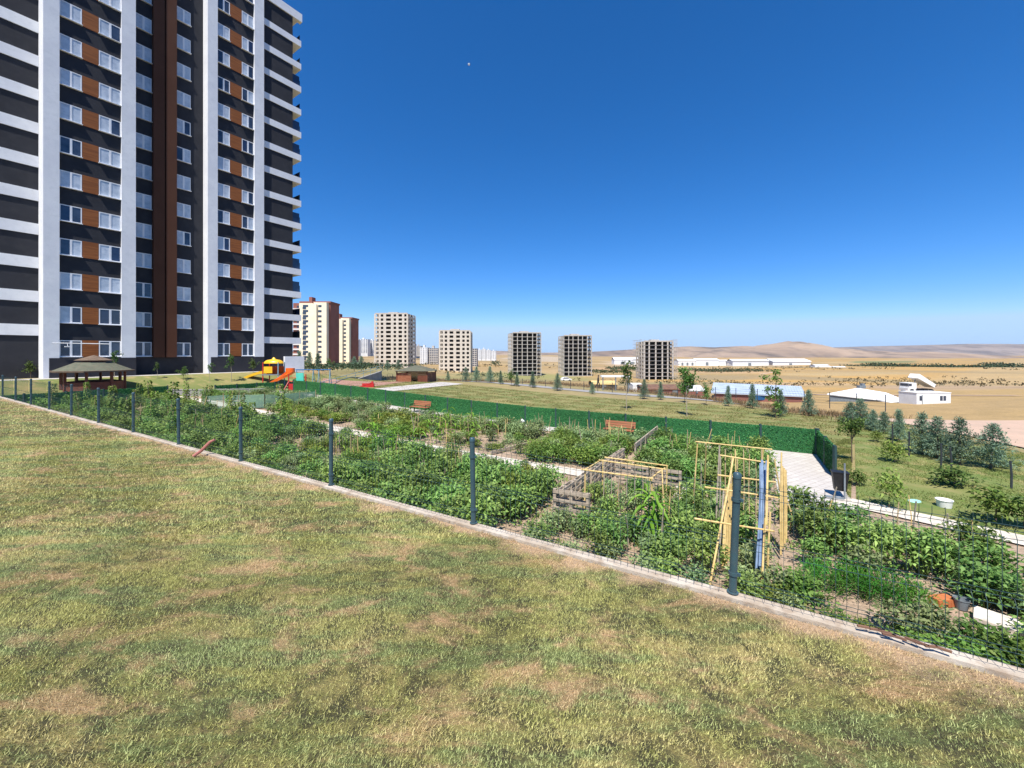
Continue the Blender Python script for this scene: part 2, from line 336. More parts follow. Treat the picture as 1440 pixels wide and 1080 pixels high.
def pavers():
    m, nt, b = newmat('interlocking_pavers'); b.inputs['Roughness'].default_value = .9
    mp = nt.nodes.new('ShaderNodeMapping'); mp.inputs['Rotation'].default_value = (0, 0, math.radians(-30.7)); g = nt.nodes.new('ShaderNodeNewGeometry')
    nt.links.new(g.outputs['Position'], mp.inputs['Vector']); br = nt.nodes.new('ShaderNodeTexBrick'); nt.links.new(mp.outputs[0], br.inputs['Vector'])
    br.inputs['Scale'].default_value = 1; br.inputs['Brick Width'].default_value = .34; br.inputs['Row Height'].default_value = .24; br.inputs['Mortar Size'].default_value = .012
    br.inputs['Color1'].default_value = (.53,.50,.46,1); br.inputs['Color2'].default_value = (.46,.43,.40,1); br.inputs['Mortar'].default_value = (.33,.29,.25,1)
    nt.links.new(mix(nt, noise(nt, coord(nt, True), 1.2, 4, .6), br.outputs['Color'], mix(nt, .35, br.outputs['Color'], (.37,.33,.29))), b.inputs['Base Color']); return m
M['pavers'] = pavers()

# ------------------------------------------------------------------ ground, lawn, paths, hills
def ground_sheet(name, quad, mt, nu, nv, dz=.006, wob=0):
    q = [np.array(p, float) for p in quad]
    U, Vv = np.meshgrid(np.linspace(0, 1, nu+1), np.linspace(0, 1, nv+1), indexing='ij')
    p = (q[0]*((1-U)*(1-Vv))[..., None] + q[1]*(U*(1-Vv))[..., None] + q[2]*(U*Vv)[..., None] + q[3]*((1-U)*Vv)[..., None])
    z = terr(p[..., 0], p[..., 1]) + dz
    v = np.concatenate([p, z[..., None]], -1).reshape(-1, 3)
    i = np.arange(nu)[:, None]*(nv+1) + np.arange(nv)[None]; i = i.ravel()
    b = MB().add(v, np.stack([i, i+nv+1, i+nv+2, i+1], 1)); o = b.build(name, mt); tag(o, kind='structure'); return o
# one big sheet of land, fine near the camera, out past the horizon
rr = np.concatenate([np.linspace(2, 90, 89), np.geomspace(92, 9000, 90)])
aa = np.radians(np.linspace(-62, 62, 311))
R, A = np.meshgrid(rr, aa, indexing='ij'); gx = R*np.sin(A)/np.cos(A)*1.0; gy = R*1.0
gx = R*np.tan(A)
gz = terr(gx, gy)
fx = sstep(gy, 90, 250); gz = gz + fx*1.1*np.sin(gx*.021+1)*np.sin(gy*.017)
v = np.stack([gx, gy, gz], -1).reshape(-1, 3); nA = len(aa)
i = (np.arange(len(rr)-1)[:, None]*nA + np.arange(nA-1)[None]).ravel()
gb = MB().add(v, np.stack([i, i+1, i+nA+1, i+nA], 1)); ground = gb.build('ground', M['land'], smooth=True); tag(ground, kind='structure')
X, Y = v[:, 0], v[:, 1]; t = X/np.maximum(Y, 1)
def lerp3(c, d, f): return c*(1-f)[:, None] + np.array(d)*f[:, None]
col = np.tile(np.array([.30,.25,.11]), (len(X), 1))
e = np.interp(np.clip(t, -1.4, 1.3), T_, E_)
dry = np.array([.40,.27,.115]); och = np.array([.52,.31,.095]); pink = np.array([.47,.335,.165])
f = sstep(Y, e+4, e+25); col = lerp3(col, dry, f)
s1 = np.sin(Y*.045 + X*.012 + 2*np.sin(X*.008)); s2 = np.sin(Y*.02 - X*.015 + 1.3)
col = lerp3(col, och, sstep(Y, 95, 140)*sstep(t, .25, .55)*sstep(s1, -.7, .4))
col = lerp3(col, pink, sstep(Y, 110, 200)*sstep(s2, .2, .9)*.9)
col = lerp3(col, [.28,.22,.12], sstep(Y, 130, 300)*sstep(np.sin(Y*.011 + X*.02), .55, .95)*.7)
col = lerp3(col, [.17,.20,.085], sstep(Y, 850, 900)*(1 - sstep(Y, 1050, 1150))*sstep(t, .84, .87)*(1 - sstep(t, 1.0, 1.03)))
for qx, qy, rx_, ry_, cc in ((900, 512, 60, 5, (.52,.40,.29)), (1010, 522, 70, 4, (.50,.33,.18)), (760, 505, 60, 4, (.50,.42,.33)), (870, 519, 35, 3, (.55,.34,.18)), (1060, 512, 60, 3, (.42,.33,.24)), (1000, 531, 60, 4, (.30,.24,.13)), (1200, 526, 90, 3, (.44,.33,.17)), (1330, 545, 140, 4, (.42,.30,.19)), (960, 540, 140, 4, (.27,.23,.12)), (560, 508, 40, 6, (.40,.31,.19)), (700, 527, 90, 5, (.33,.29,.14)), (1120, 540, 90, 3, (.47,.33,.18)), (690, 533, 150, 9, (.25,.25,.10)), (520, 524, 60, 8, (.24,.23,.10))):
    sx_ = CX + F*X/np.maximum(Y, 1); sy_ = HY + F*(EYE - v[:, 2])/np.maximum(Y, 1); wob_ = .35*np.sin(X*.05 + Y*.013) + .2*np.sin(X*.013 - Y*.03)
    col = lerp3(col, cc, (1 - sstep(((sx_ - qx)/rx_)**2 + ((sy_ - qy)/ry_)**2 + wob_, .5, 1.2))*(Y > 62)*.85)
ca = ground.data.color_attributes.new('zone', 'FLOAT_COLOR', 'POINT')
ca.data.foreach_set('color', np.concatenate([col, np.ones((len(col), 1))], 1).astype(np.float32).ravel())

LZ = 3.1                                             # lawn level
KB = 3.47                                            # lawn edge (b) at the kerb
lw = MB(); nu, nv = 60, 14
U, Vv = np.meshgrid(np.linspace(-46, 9, nu+1), np.linspace(-26, KB, nv+1), indexing='ij')
px_, py_ = U*WX + Vv*VX, U*WY + Vv*VY
lw.add(np.stack([px_, py_, np.full_like(px_, LZ)], -1).reshape(-1, 3), (lambda i: np.stack([i, i+nv+1, i+nv+2, i+1], 1))((np.arange(nu)[:, None]*(nv+1)+np.arange(nv)[None]).ravel()))
tag(lw.build('lawn', M['lawn']), kind='structure')
# grass blades
def blades(n, y0, y1, ln, wd, mb):
    y = np.sqrt(rng.random(n*3)*(y1**2 - y0**2) + y0**2); x = (rng.random(n*3)*2 - 1)*(1.5*y + .6)
    a, b = toab(x, y); k = (b < KB + .01) & (rng.random(n*3) < np.clip((KB + .15 - b)/.35, .12, 1)); x, y = x[k][:n], y[k][:n]; n = len(x)
    cl = np.sin(x*9.1 + 2*np.sin(y*6.3)) + np.sin(y*11.7 + x*4.2 + 1.5*np.sin(x*5)) + .8*np.sin(x*23 + y*17 + 2*np.sin(y*13))
    th0 = 2.5*np.sin(x*1.3 + 1.7*np.sin(y*1.1)) + 1.8*np.sin(y*2.1 + x*.7)
    th = np.where(rng.random(n) < .38, th0 + rng.normal(0, .7, n), rng.random(n)*2*math.pi); bend = np.clip(rng.normal(.85, .3, n), .1, 1.35)
    L = ln*rng.uniform(.55, 1.3, n)*np.clip(1 + .13*cl, .5, 1.6); tip = np.stack([np.cos(th)*np.sin(bend)*L + .1*L, np.sin(th)*np.sin(bend)*L, np.cos(bend)*L], 1)
    base = np.stack([x, y, np.full(n, LZ - .002)], 1); sd = np.stack([-np.sin(th + rng.normal(0, .5, n)), np.cos(th), np.zeros(n)], 1)*(wd*rng.uniform(.6, 1.3, n))[:, None]*.5
    v = np.empty((n, 3, 3)); v[:, 0] = base + sd; v[:, 1] = base - sd; v[:, 2] = base + tip
    mb.add(v.reshape(-1, 3), np.arange(n*3).reshape(n, 3), 0, np.repeat(rng.random(n), 3))
gm = MB(); blades(420000, .9, 4.2, .021, .0042, gm); blades(220000, 4.0, 9.0, .032, .0085, gm); blades(150000, 8.8, 22, .045, .016, gm)
tag(gm.build('lawn_grass', M['blade']), kind='stuff')

soil = ground_sheet('garden_soil', [ab(-46, 4.5), ab(5, 4.5), ab(3.0, 24.3), ab(-46, 24.3)], M['soil'], 90, 40, .012)
ground_sheet('side_soil', [ab(2.9, 4.5), ab(12, 4.5), ab(6.6, 15.6), ab(2.9, 17)], M['soil'], 20, 20, .010)
ground_sheet('garden_path', [ab(-46, 15.4), ab(-5.6, 15.2), ab(-5.6, 16.1), ab(-46, 16.5)], M['concw'], 60, 2, .05)
ground_sheet('bench_path', [ab(-46, 23.1), ab(2.7, 23.1), ab(2.7, 24.5), ab(-46, 24.5)], M['pave'], 60, 2, .04)
ground_sheet('paved_path', [P(1083, 637), P(1149, 640), (11.0, 12.6), (8.7, 12.9)], M['pavers'], 20, 8, .045)
ground_sheet('kerb_path', [(10.6, 13.3), (11.6, 13.55), (17.2, 6.9), (16.4, 6.5)], M['concw'], 20, 2, .06)
ground_sheet('park_lawn', [ab(-46, 24.6), ab(3.2, 24.6), (32, 31), (-26, 67)], M['park'], 60, 40, .02)
ground_sheet('side_lawn', [(11.5, 13.3), (21.5, 3.5), (26.0, 17.2), (27.5, 32)], M['sidelawn'], 40, 40, .028)
ground_sheet('side_lawn', [(11.4, 13.4), (27.4, 32.1), ab(8.2, 40), ab(3.1, 24.7)], M['sidelawn'], 40, 40, .032)
ground_sheet('walkway', [(-9, 63), (31.5, 34.5), (33.0, 36.0), (-8, 65.0)], M['greypath'], 60, 3, .05)
ground_sheet('walkway', [P(462, 558, .5), P(622, 543.5, .2), P(652, 545.5, .2), P(478, 561.5, .5)], M['pave'], 30, 3, .05)
ground_sheet('court', [P(425, 556, .7), P(455, 543, .7), P(590, 541, .2), P(470, 556, .5)], M['courtred'], 30, 8, .04)
ground_sheet('dirt_track', [(26.5, 15.6), (60, 20), (60, 34), (31, 34)], M['track'], 30, 20, .08)
ground_sheet('dirt_track', [(31, 34), (60, 34), (62, 40), (35.5, 45)], M['track'], 20, 20, .08)
for pts in ([(1000, 545), (1440, 566), 2.2, -4], [(980, 536), (1090, 521), 5, -12.0], [(1180, 541), (1460, 548), 3.0, -6]):
    (x0, y0), (x1, y1) = P(pts[0][0], pts[0][1], pts[3]), P(pts[1][0], pts[1][1], pts[3]); wd = pts[2]
    ground_sheet('dirt_road', [(x0, y0), (x1, y1), (x1+.5, y1+wd), (x0+.5, y0+wd)], M['track'], 40, 2, .12)
# pavement along the apartment tower
pv = [F0 + FV*q + FN*d for q, d in ((-40, .02), (21, .02), (21, 2.1), (-40, 2.1))]
ground_sheet('pavement', [(p.x, p.y) for p in pv], M['pave'], 40, 2, .05)

gbk = [F0 + FV*q + FN*d for q, d in ((-40, 2.15), (19, 2.15), (17, 9.0), (-14, 6.3))]
ground_sheet('grass_bank', [(p.x, p.y) for p in gbk], M['park'], 60, 14, .05)
def turf(name, pts, n, ln, wd, mt):
    q = [np.array(p, float) for p in pts]; u, v_ = rng.random(n)[:, None], rng.random(n)[:, None]
    p = q[0]*(1-u)*(1-v_) + q[1]*u*(1-v_) + q[2]*u*v_ + q[3]*(1-u)*v_; k = (np.sin(p[:, 0]*1.9 + 2*np.sin(p[:, 1]*1.3)) + np.sin(p[:, 1]*2.3 + p[:, 0]) + rng.normal(0, .6, n)) > -.3; p = p[k]; n = len(p)
    z = terr(p[:, 0], p[:, 1]) + .02; th = rng.random(n)*6.28; L = ln*rng.uniform(.5, 1.4, n); sd = np.stack([np.cos(th), np.sin(th), 0*th], 1)*wd*.5; b0 = np.concatenate([p, z[:, None]], 1)
    v = np.stack([b0 + sd, b0 - sd, b0 + np.stack([rng.normal(0, .5, n)*L, rng.normal(0, .5, n)*L, L*.8], 1)], 1).reshape(-1, 3)
    tag(MB().add(v, np.arange(n*3).reshape(n, 3), 0, np.repeat(rng.random(n), 3)).build(name, mt), kind='stuff')
M['turf'] = leafmat('turf_blade', (.10,.135,.03), (.30,.31,.09), (.42,.35,.15), trans=.25)
turf('side_grass', [(11.5, 13.3), (21.0, 4), (26.0, 17.2), (27.5, 32)], 90000, .07, .03, M['turf']); turf('side_grass', [(11.4, 13.4), (27.4, 32.1), ab(8.2, 40), ab(3.1, 24.7)], 60000, .07, .035, M['turf']); turf('park_grass', [ab(-46, 24.7), ab(3.2, 24.7), (32, 31), (-26, 66)], 120000, .07, .05, M['turf'])

def hill(name, px0, px1, Y0, tops, depth, base=-16, mt='hillmat', nx=220, ny=40, rough=1.0):
    xs = np.linspace(px0, px1, nx+1); tops_p = np.interp(xs, [t[0] for t in tops], [t[1] for t in tops])
    tops_p = np.convolve(np.pad(tops_p, 4, 'edge'), np.ones(9)/9, 'valid') if ny < 0 else tops_p
    ht = EYE + (HY - tops_p)*(Y0 + depth*.5)/F - base
    en = sstep(xs, px0, px0 + (px1-px0)*.12)*(1 - sstep(xs, px1 - (px1-px0)*.12, px1)); ht = ht*en
    b = MB(); vs = []
    for j in range(ny+1):
        s = j/ny; prof = math.sin(math.pi*s)**.8 if 0 < s < 1 else 0
        yy = Y0 + depth*s; x = (xs - CX)*(Y0 + depth*.5)/F
        g = (np.sin(x*.009*rough + s*7 + 1.5*np.sin(x*.003)) + np.sin(x*.021*rough - s*12 + 2)*.7 + np.sin(x*.05*rough + s*19)*.35)*.10*math.sin(math.pi*s)*min(1, abs(s-.5)*9)
        vs.append(np.stack([x + 40*math.sin(s*5), np.full_like(x, yy), base - 4 + (ht+4)*np.clip(prof*(1) - np.abs(g)*1.2*(1 if s < .5 else 1), 0, 1)], -1))
    v = np.stack(vs).reshape(-1, 3); i = (np.arange(ny)[:, None]*(nx+1) + np.arange(nx)[None]).ravel()
    b.add(v, np.stack([i, i+1, i+nx+2, i+nx+1], 1)); o = b.build(name, M[mt], smooth=True); tag(o, kind='structure'); return o
hill('hills', 1090, 1700, 3600, [(1090, 497), (1150, 489), (1220, 487), (1290, 485.5), (1360, 483.5), (1440, 484), (1560, 482), (1700, 488)], 1800, mt='hillfar')
hill('hills', 930, 1260, 2000, [(930, 496), (1010, 492), (1050, 490), (1080, 484.5), (1092, 481.5), (1103, 479.5), (1114, 481.5), (1128, 485), (1165, 490), (1215, 493.5), (1260, 497)], 800)
hill('hills', 1190, 1420, 1700, [(1190, 500), (1260, 496), (1300, 494.5), (1340, 498), (1420, 502)], 500)
hill('hills', 780, 1090, 2600, [(780, 497), (860, 493), (920, 489), (965, 487), (1000, 488.5), (1040, 486.5), (1090, 492)], 900)
hill('hills', 480, 900, 5000, [(480, 495), (600, 494.5), (690, 493), (760, 496), (900, 494)], 1500)
hill('hills', -700, 560, 1800, [(-700, 488), (200, 488), (480, 496), (560, 498)], 900, base=0)

# ------------------------------------------------------------------ kerb wall and wire fence in front
FB = 3.56
b = MB(); b.box((*ab(-20, KB + .07), LZ/2 - .2), (54, .11, LZ + .45), math.atan2(WY, WX))
kerb = b.build('kerb_wall', mat('dusty_concrete', (.52,.46,.38), (.40,.33,.25), 2.5, .95, c3=(.30,.22,.15), sc3=11, f3=.7, bmp=.6)); tag(kerb, 'low white concrete kerb under the wire fence at the lawn edge', 'wall')
p1a, p1b = toab(*P(1030, 842, LZ))
fence = thing('wire_fence', 'dark green welded wire fence along the edge of the dry lawn', 'fence', (*ab(p1a, FB), LZ + .03), math.atan2(WY, WX))
PH, SP = .93, 2.5
def post_mesh():
    b = MB(); b.lathe([(.001, 0), (.028, 0), (.028, PH-.03), (.031, PH-.03), (.031, PH), (.022, PH+.012), (.001, PH+.014)], 14)
    for z in (.14, .72): b.lathe([(.028, z), (.035, z), (.035, z+.025), (.028, z+.025)], 14); b.box((.038, 0, z+.012), (.025, .018, .02))
    b.lathe([(.042, .003), (.042, .009), (.028, .011)], 12); return b.mesh('post', M['postgreen'])
pm = post_mesh()
def panel_mesh():
    b = MB(); n = 40; fold = [(.02, 0), (.06, 0), (.10, .028), (.14, 0), (.38, 0), (.42, .03), (.46, 0), (.78, 0), (.82, .028), (.86, 0), (.91, 0)]
    for k in range(n):
        x = -SP + .09 + k*(SP - .18)/(n-1); b.tube([(x, -.05 + y, z) for z, y in fold], .0019, 4, cap=False)
    for z, y in fold[1:-1]: b.bar((-SP+.05, -.05 + y, z), (-.05, -.05 + y, z), .0021, 4)
    return b.mesh('panel', M['wire'])
pnm = panel_mesh(); lean = {0: (.0, .02)}
for k in range(-1, 14):
    o = link('post', pm, fence, (-k*SP, 0, 0)); o.rotation_euler = (random.uniform(-.012, .012), random.uniform(-.015, .015), 0)
    if k == 0: o.rotation_euler = (0, .035, 0)
    link('panel', pnm, fence, (-k*SP, 0, 0))
# debris on the kerb, hose end and small plant in the lawn
x, y = P(1270, 902, LZ + .04); b = MB()
for k in range(9): b.box((x + (k-4)*.05*WX + random.uniform(-.03,.03), y + (k-4)*.05*WY, LZ + .065), (.07, .014, .012), random.uniform(-1, 0))
tag(b.build('dead_twigs', M['rusty']), 'scatter of rusty brown dead twigs lying on the white kerb', 'twigs')
x, y = P(284, 642, LZ); b = MB(); b.tube([(x-.12, y-.05, LZ+.02), (x-.02, y, LZ+.1), (x+.12, y+.04, LZ+.26), (x+.2, y+.05, LZ+.30)], [.028, .028, .026, .022], 8)
tag(b.build('hose_end', M['pink'], smooth=True), 'faded pink hose end sticking up beside the kerb in the lawn', 'hose')

# ------------------------------------------------------------------ green artificial hedge fence
def hedge_panel(L, H, seed):
    r = np.random.default_rng(seed); n = int(L*H*420); b = MB(); b.box((L/2, 0, H/2), (L, .03, H), mi=1)
    for s in (-1, 1):
        p = np.stack([r.random(n)*L, np.full(n, s*.018), r.random(n)*H], 1)
        d = np.stack([r.normal(0, .6, n), s*np.abs(r.normal(.5, .3, n)), r.normal(.25, .7, n)], 1); nn = np.stack([r.normal(0, .5, n), np.full(n, s*1.), r.normal(0, .6, n)], 1)
        b.leaves(p, d, nn, .06, .035, 0)
    return b.mesh('panel', [M['hedge'], M['hedgeback']])
def hedge_fence(label, pts, H, group=None):
    t = thing('hedge_fence', label, 'fence', (*pts[0], tz(*pts[0])), 0, group); o0 = Vector((*pts[0], tz(*pts[0])))
    pb = MB(); pb.bx(-.045, .045, -.07, .05, -.05, H + .06); pb.bx(-.045, .045, -.04, .04, H + .06, H + .085); pme = pb.mesh('post', M['wire'])
    cache = {}
    for i, p in enumerate(pts):
        z = tz(*p); link('post', pme, t, Vector((p[0], p[1], z)) - o0)
        if i + 1 < len(pts):
            q = pts[i+1]; dx, dy = q[0]-p[0], q[1]-p[1]; L = math.hypot(dx, dy) - .08; key = (round(L, 2), i % 3)
            if key not in cache: cache[key] = hedge_panel(L, H, 50 + i)
            zz = (z + tz(*q))/2; u = Vector((dx, dy, 0)).normalized()*.04
            pn = link('panel', cache[key], t, Vector((p[0], p[1], zz + .03 + random.uniform(-.02, .015))) + u - o0); pn.rotation_euler = (random.uniform(-.025, .025), random.uniform(-.008, .008) - (math.atan2(tz(*q) - z, L)), math.atan2(dy, dx))
    return t
CN = Vector(P(1147.5, 640)); up = Vector((-WX, -WY)); HH = 1.24
hedge_fence('long bright green artificial hedge fence with dark posts behind the benches', [tuple(CN + up*2.33*k) for k in range(0, 20)], HH)
ce = CN + Vector((.05, -.03)); vb = Vector((-.5, -.866))
hedge_fence('short shaded end of green hedge fence beside the paved path', [tuple(ce + vb*.06), tuple(ce + vb*2.1), tuple(ce + vb*4.15)], HH)
hedge_fence('dark green hedge screen in front of the round gazebo', [ab(-44, 4.6 + 2.02*k) for k in range(6)], 1.2)
ga = [ab(-44.6, 18.6 + 1.9*k) for k in range(4)]
hedge_fence('dark green hedge screen in front of the play area', ga, .95)
def net_panel(label, p, q, H):
    t = thing('shade_net', label, 'net', (*p, tz(*p))); d = Vector((q[0]-p[0], q[1]-p[1], 0)); n = max(2, int(d.length/1.2)); b = MB(); vs = []
    for k in range(n*4+1):
        s = k/(n*4); pt = d*s; sag = .05*math.sin(s*n*math.pi)**2; vs += [(pt.x + .03*math.sin(k), pt.y, .05), (pt.x, pt.y + .03*math.cos(k*2), H - sag)]
    b.add(vs, [(2*k, 2*k+2, 2*k+3, 2*k+1) for k in range(n*4)]); b.build('net', M['net'], t)
    for k in range(n+1): MB().bar((d.x*k/n, d.y*k/n, 0), (d.x*k/n, d.y*k/n, H+.12), .025, 6).build('stake', M['stake'], t)
net_panel('pale translucent net fence in front of the red climbing frame', P(372, 574, .75), P(444, 570, .6), 1.15)
net_panel('pale translucent net fence below the yellow slide', P(284, 575, .85), P(372, 574, .75), 1.1)

# ------------------------------------------------------------------ the tall apartment tower on the left
FH, SILL0, WH, BZ = 3.15, 4.70, 1.52, 2.7
ROOF = SILL0 + FH*15 - .75
tower = thing('apartment_tower', 'tall dark grey apartment tower with white pillars and brown stripes', 'apartment building', (F0.x, F0.y, 0), math.atan2(FV.y, FV.x))
qs = {k: fq(v) for k, v in dict(p1a=60, p1b=83, a1=115, b0=139, b1=169, p2b=190, c0=193.5, c1=218, f1=252, d1=273, rec=284, p3a=291, p3b=305, e1=323, f0=340, fw1=356, p4b=370, w1=412, bal=423.5).items()}
LW = qs['p1a']; REC = 1.15; LREC = 2.6
# dark walls (one body with recessed middle and left wing); a strip of wall butts against each pillar
b = MB()
def wall(q0, q1, y0, z0=None, z1=None): b.bx(q0, q1, y0, 14, BZ - 1 if z0 is None else z0, ROOF if z1 is None else z1)
wall(LW - 7.5, LW + .1, LREC); wall(LW + .1, qs['p2b'] - .05, 0); wall(qs['p2b'] - .05, qs['p3a'] + .05, REC); wall(qs['p3a'] + .05, qs['p4b'] - .03, 0); wall(qs['p4b'] - .03, qs['w1'], .06)
b.build('wall', M['slate'], tower)
b = MB(); b.bx(LW - 7.6, qs['bal'], .5, 14.2, ROOF, ROOF + .5); b.build('roof', M['white'], tower)
for q0, q1, bot in ((LW, qs['p1b'], BZ), (qs['b1'] + .05, qs['p2b'], SILL0 - .12), (qs['p3a'], qs['p3b'], BZ), (qs['fw1'] + .05, qs['p4b'], SILL0 - .12)):
    deep = LREC + .2 if q0 == LW else (REC + .2 if q0 == qs['p3a'] else .5)
    MB().bx(q0, q1, -.28, deep, bot, ROOF + .6).build('pillar', M['white'], tower)
    if bot == BZ and q0 != LW: pass
# the fronts of the first and third pillar are dark at plinth height
for q0, q1 in ((LW + .35, qs['p2b'] + .02), (qs['p3a'] + .3, qs['p4b'] + .02)):
    MB().bx(q0, q1, -.30, -.02, BZ - .6, SILL0 - .125).build('plinth', M['slate'], tower)
MB().bx(qs['c1'] + .03, (qs['c1'] + qs['f1'])/2 - .06, REC - .55, REC + .1, SILL0 - .12, ROOF).bx((qs['c1'] + qs['f1'])/2 + .06, qs['f1'] - .03, REC - .55, REC + .1, SILL0 - .12, ROOF).bx(qs['c1'] + .05, qs['f1'] - .05, REC - .3, REC + .05, SILL0 - .12, ROOF - .1).build('fin', M['brown'], tower)
# window kinds: frame + pane, four pane variants
def window_mesh(W):
    m = MB(); t = .075
    m.bx(0, W, -.06, .02, 0, t); m.bx(0, W, -.06, .02, WH - t, WH); m.bx(0, t, -.06, .02, t, WH - t); m.bx(W - t, W, -.06, .02, t, WH - t); m.bx(W/2 - .07, W/2 + .07, -.062, .02, t, WH - t)
    m.bx(W*.5 + .07, W*.5 + .11, -.05, .02, t, WH - t); m.bx(-.05, W + .05, -.22, .01, -.055, -.002)
    return m.mesh('window', M['upvc'])
def pane_mesh(W, l, r):
    m = MB(); m.bx(.07, W/2, -.03, .005, .07, WH - .07, 0); m.bx(W/2, W - .07, -.03, .005, .07, WH - .07, 1); return m.mesh('pane', [M[l], M[r]])
kinds = [('cur', 'cur'), ('cur', 'cur'), ('cur', 'cur'), ('cur', 'cur'), ('cur', 'cur'), ('dark', 'cur'), ('cur', 'dark'), ('dark', 'dark'), ('blueglass', 'dark'), ('cur', 'blueglass')]
wr = random.Random(5)
cols = [(LW + .9, qs['a1'], 0), (qs['b0'], qs['b1'] + .05, 0), (qs['c0'], qs['c1'] - .02, REC), (qs['f1'] + .02, qs['d1'], REC), (qs['p3b'], qs['e1'], 0), (qs['f0'], qs['fw1'] + .05, 0)]
cols[0] = (qs['p1b'] + .01, qs['a1'], 0)
for q0, q1, y in cols:
    W = q1 - q0; wm = window_mesh(W); pms = [pane_mesh(W, *k) for k in kinds]
    for k in range(15):
        o = link('window', wm, tower, (q0, y, SILL0 + FH*k)); v = wr.randrange(10) if k > 0 else 7
        link('pane', pms[v], o)
for q0, q1 in ((qs['a1'] + .03, qs['b0'] - .03), (qs['e1'] + .03, qs['f0'] - .03)):
    for k in range(15): MB().bx(q0, q1, -.05, .02, SILL0 + FH*k - .03, SILL0 + FH*k + WH + .03).build('wood_panel', M['wood_panel'], tower)
for k in range(15):
    z = SILL0 + FH*k + WH + .45
    if k < 14: MB().bx(LW - 7.55, LW - .01, LREC - .1, LREC + .2, z, z + 1.02).build('floor_band', M['white'], tower)
    z2 = z - .35
    if k == 14: continue
    s = MB(); s.bx(qs['p4b'] + .01, qs['bal'], -.03, .5, z2, z2 + .82); s.bx(qs['w1'] + .02, qs['bal'], .52, 9, z2 + .02, z2 + .80); bo = s.build('balcony_slab', M['white'], tower)
    if k < 14:
        MB().bx(qs['bal'] - .05, qs['bal'] - .02, .3, 8.5, z2 + .85, z2 + 1.75).build('railing', M['blueglass' if k % 3 else 'iron'], bo)
        if k in (2, 3, 5, 8, 9, 11):
            MB().bx(qs['w1'] + .05, qs['bal'] - .1, .3, .33, z2 + .85, z2 + 2.25).build('glass_screen', M['blueglass'], bo)
MB().bx(LW - 7.55, LW - .01, LREC - .1, LREC + .2, ROOF - .9, ROOF + .3).build('cornice', M['white'], tower)
MB().bx(qs['p4b'] + .01, qs['bal'] + .1, -.1, .5, ROOF - .5, ROOF + .6).build('cornice', M['white'], tower)
MB().bx(qs['w1'] - 1.2, qs['bal'] + .25, -.35, 7, BZ - .5, SILL0 - .1).build('white_base', M['white'], tower)
s = MB(); s.bar((LW + .5, -.6, 5.95), (qs['b0'] + .6, -.75, 5.92), .035, 6); s.box(((LW + qs['a1'])/2 + .2, -1.0, 5.62), (.4, .25, .08)); s.bar(((LW + qs['a1'])/2 + .2, -1, 5.64), ((LW + qs['a1'])/2 + .2, -.6, 5.92), .015, 4)
s.build('lamp_bracket', M['whitepaint'], tower)

# ------------------------------------------------------------------ far apartment blocks and bare concrete frames
def block(label, px0, px1, pxm, ytop, ybase, Y, fl):
    z0 = EYE - (ybase - HY)*Y/F; H = (ybase - ytop)*Y/F; x0, x1, xm = XD(px0, Y), XD(px1, Y), XD(pxm, Y); Wd = x1 - x0
    t = thing('apartment_block', label, 'apartment building', (x0, Y, z0 - 2)); fh = H/(fl + .6)
    h = H + 2; f = lambda u: u*Wd
    MB().bx(f(0), f(.30), 5, 16, 0, h*.985).bx(f(.95), Wd, 5, 16, 0, h - .6).build('wall', M['pinkred'], t)
    MB().bx(f(.26), f(.62), 1.2, 5.2, 0, h*.97).bx(f(.62), f(.96), 2.2, 16, 0, h*.985).build('wall', M['cream'], t)
    MB().bx(f(.58), f(.72), 1.0, 3.0, 0, h*.955).build('pier', M['cream'], t)
    MB().bx(f(.45), f(.53), 4, 8, h - .8, h + 2.6).bx(f(.18), Wd + .4, 4.5, 16.2, h - .58, h + .35).build('roof', M['pinkred'], t)
    wm = MB().bx(0, f(.14), -.05, .3, 0, fh*.42).mesh('window', M['dark']); ws = MB().bx(0, f(.09), -.05, .3, 0, fh*.42).mesh('window', M['dark']); bl = MB().bx(0, f(.2), -.5, .4, 0, fh*.3).mesh('balcony', M['palewall'])
    for k in range(fl):
        z = 2 + fh*(k + .45); link('window', wm, t, (f(.36), 1.2, z)); link('window', ws, t, (f(.74), 2.2, z)); link('window', ws, t, (f(.1), 5, z)); 
        link('balcony', bl, t, (f(.0), 4.9, z - fh*.42)); link('balcony', MB().bx(0, f(.15), -.3, .3, 0, fh*.32).mesh('balcony', M['palewall']) if k == 0 else t.children[-1].data, t, (f(.355), 1.1, z - fh*.4))
block('cream and brick red apartment block beside the dark tower', 405, 458.5, 432, 423, 514, 210, 12)
block('smaller cream and brick red apartment block farther down the street', 455, 490.5, 473, 446, 511, 250, 11)

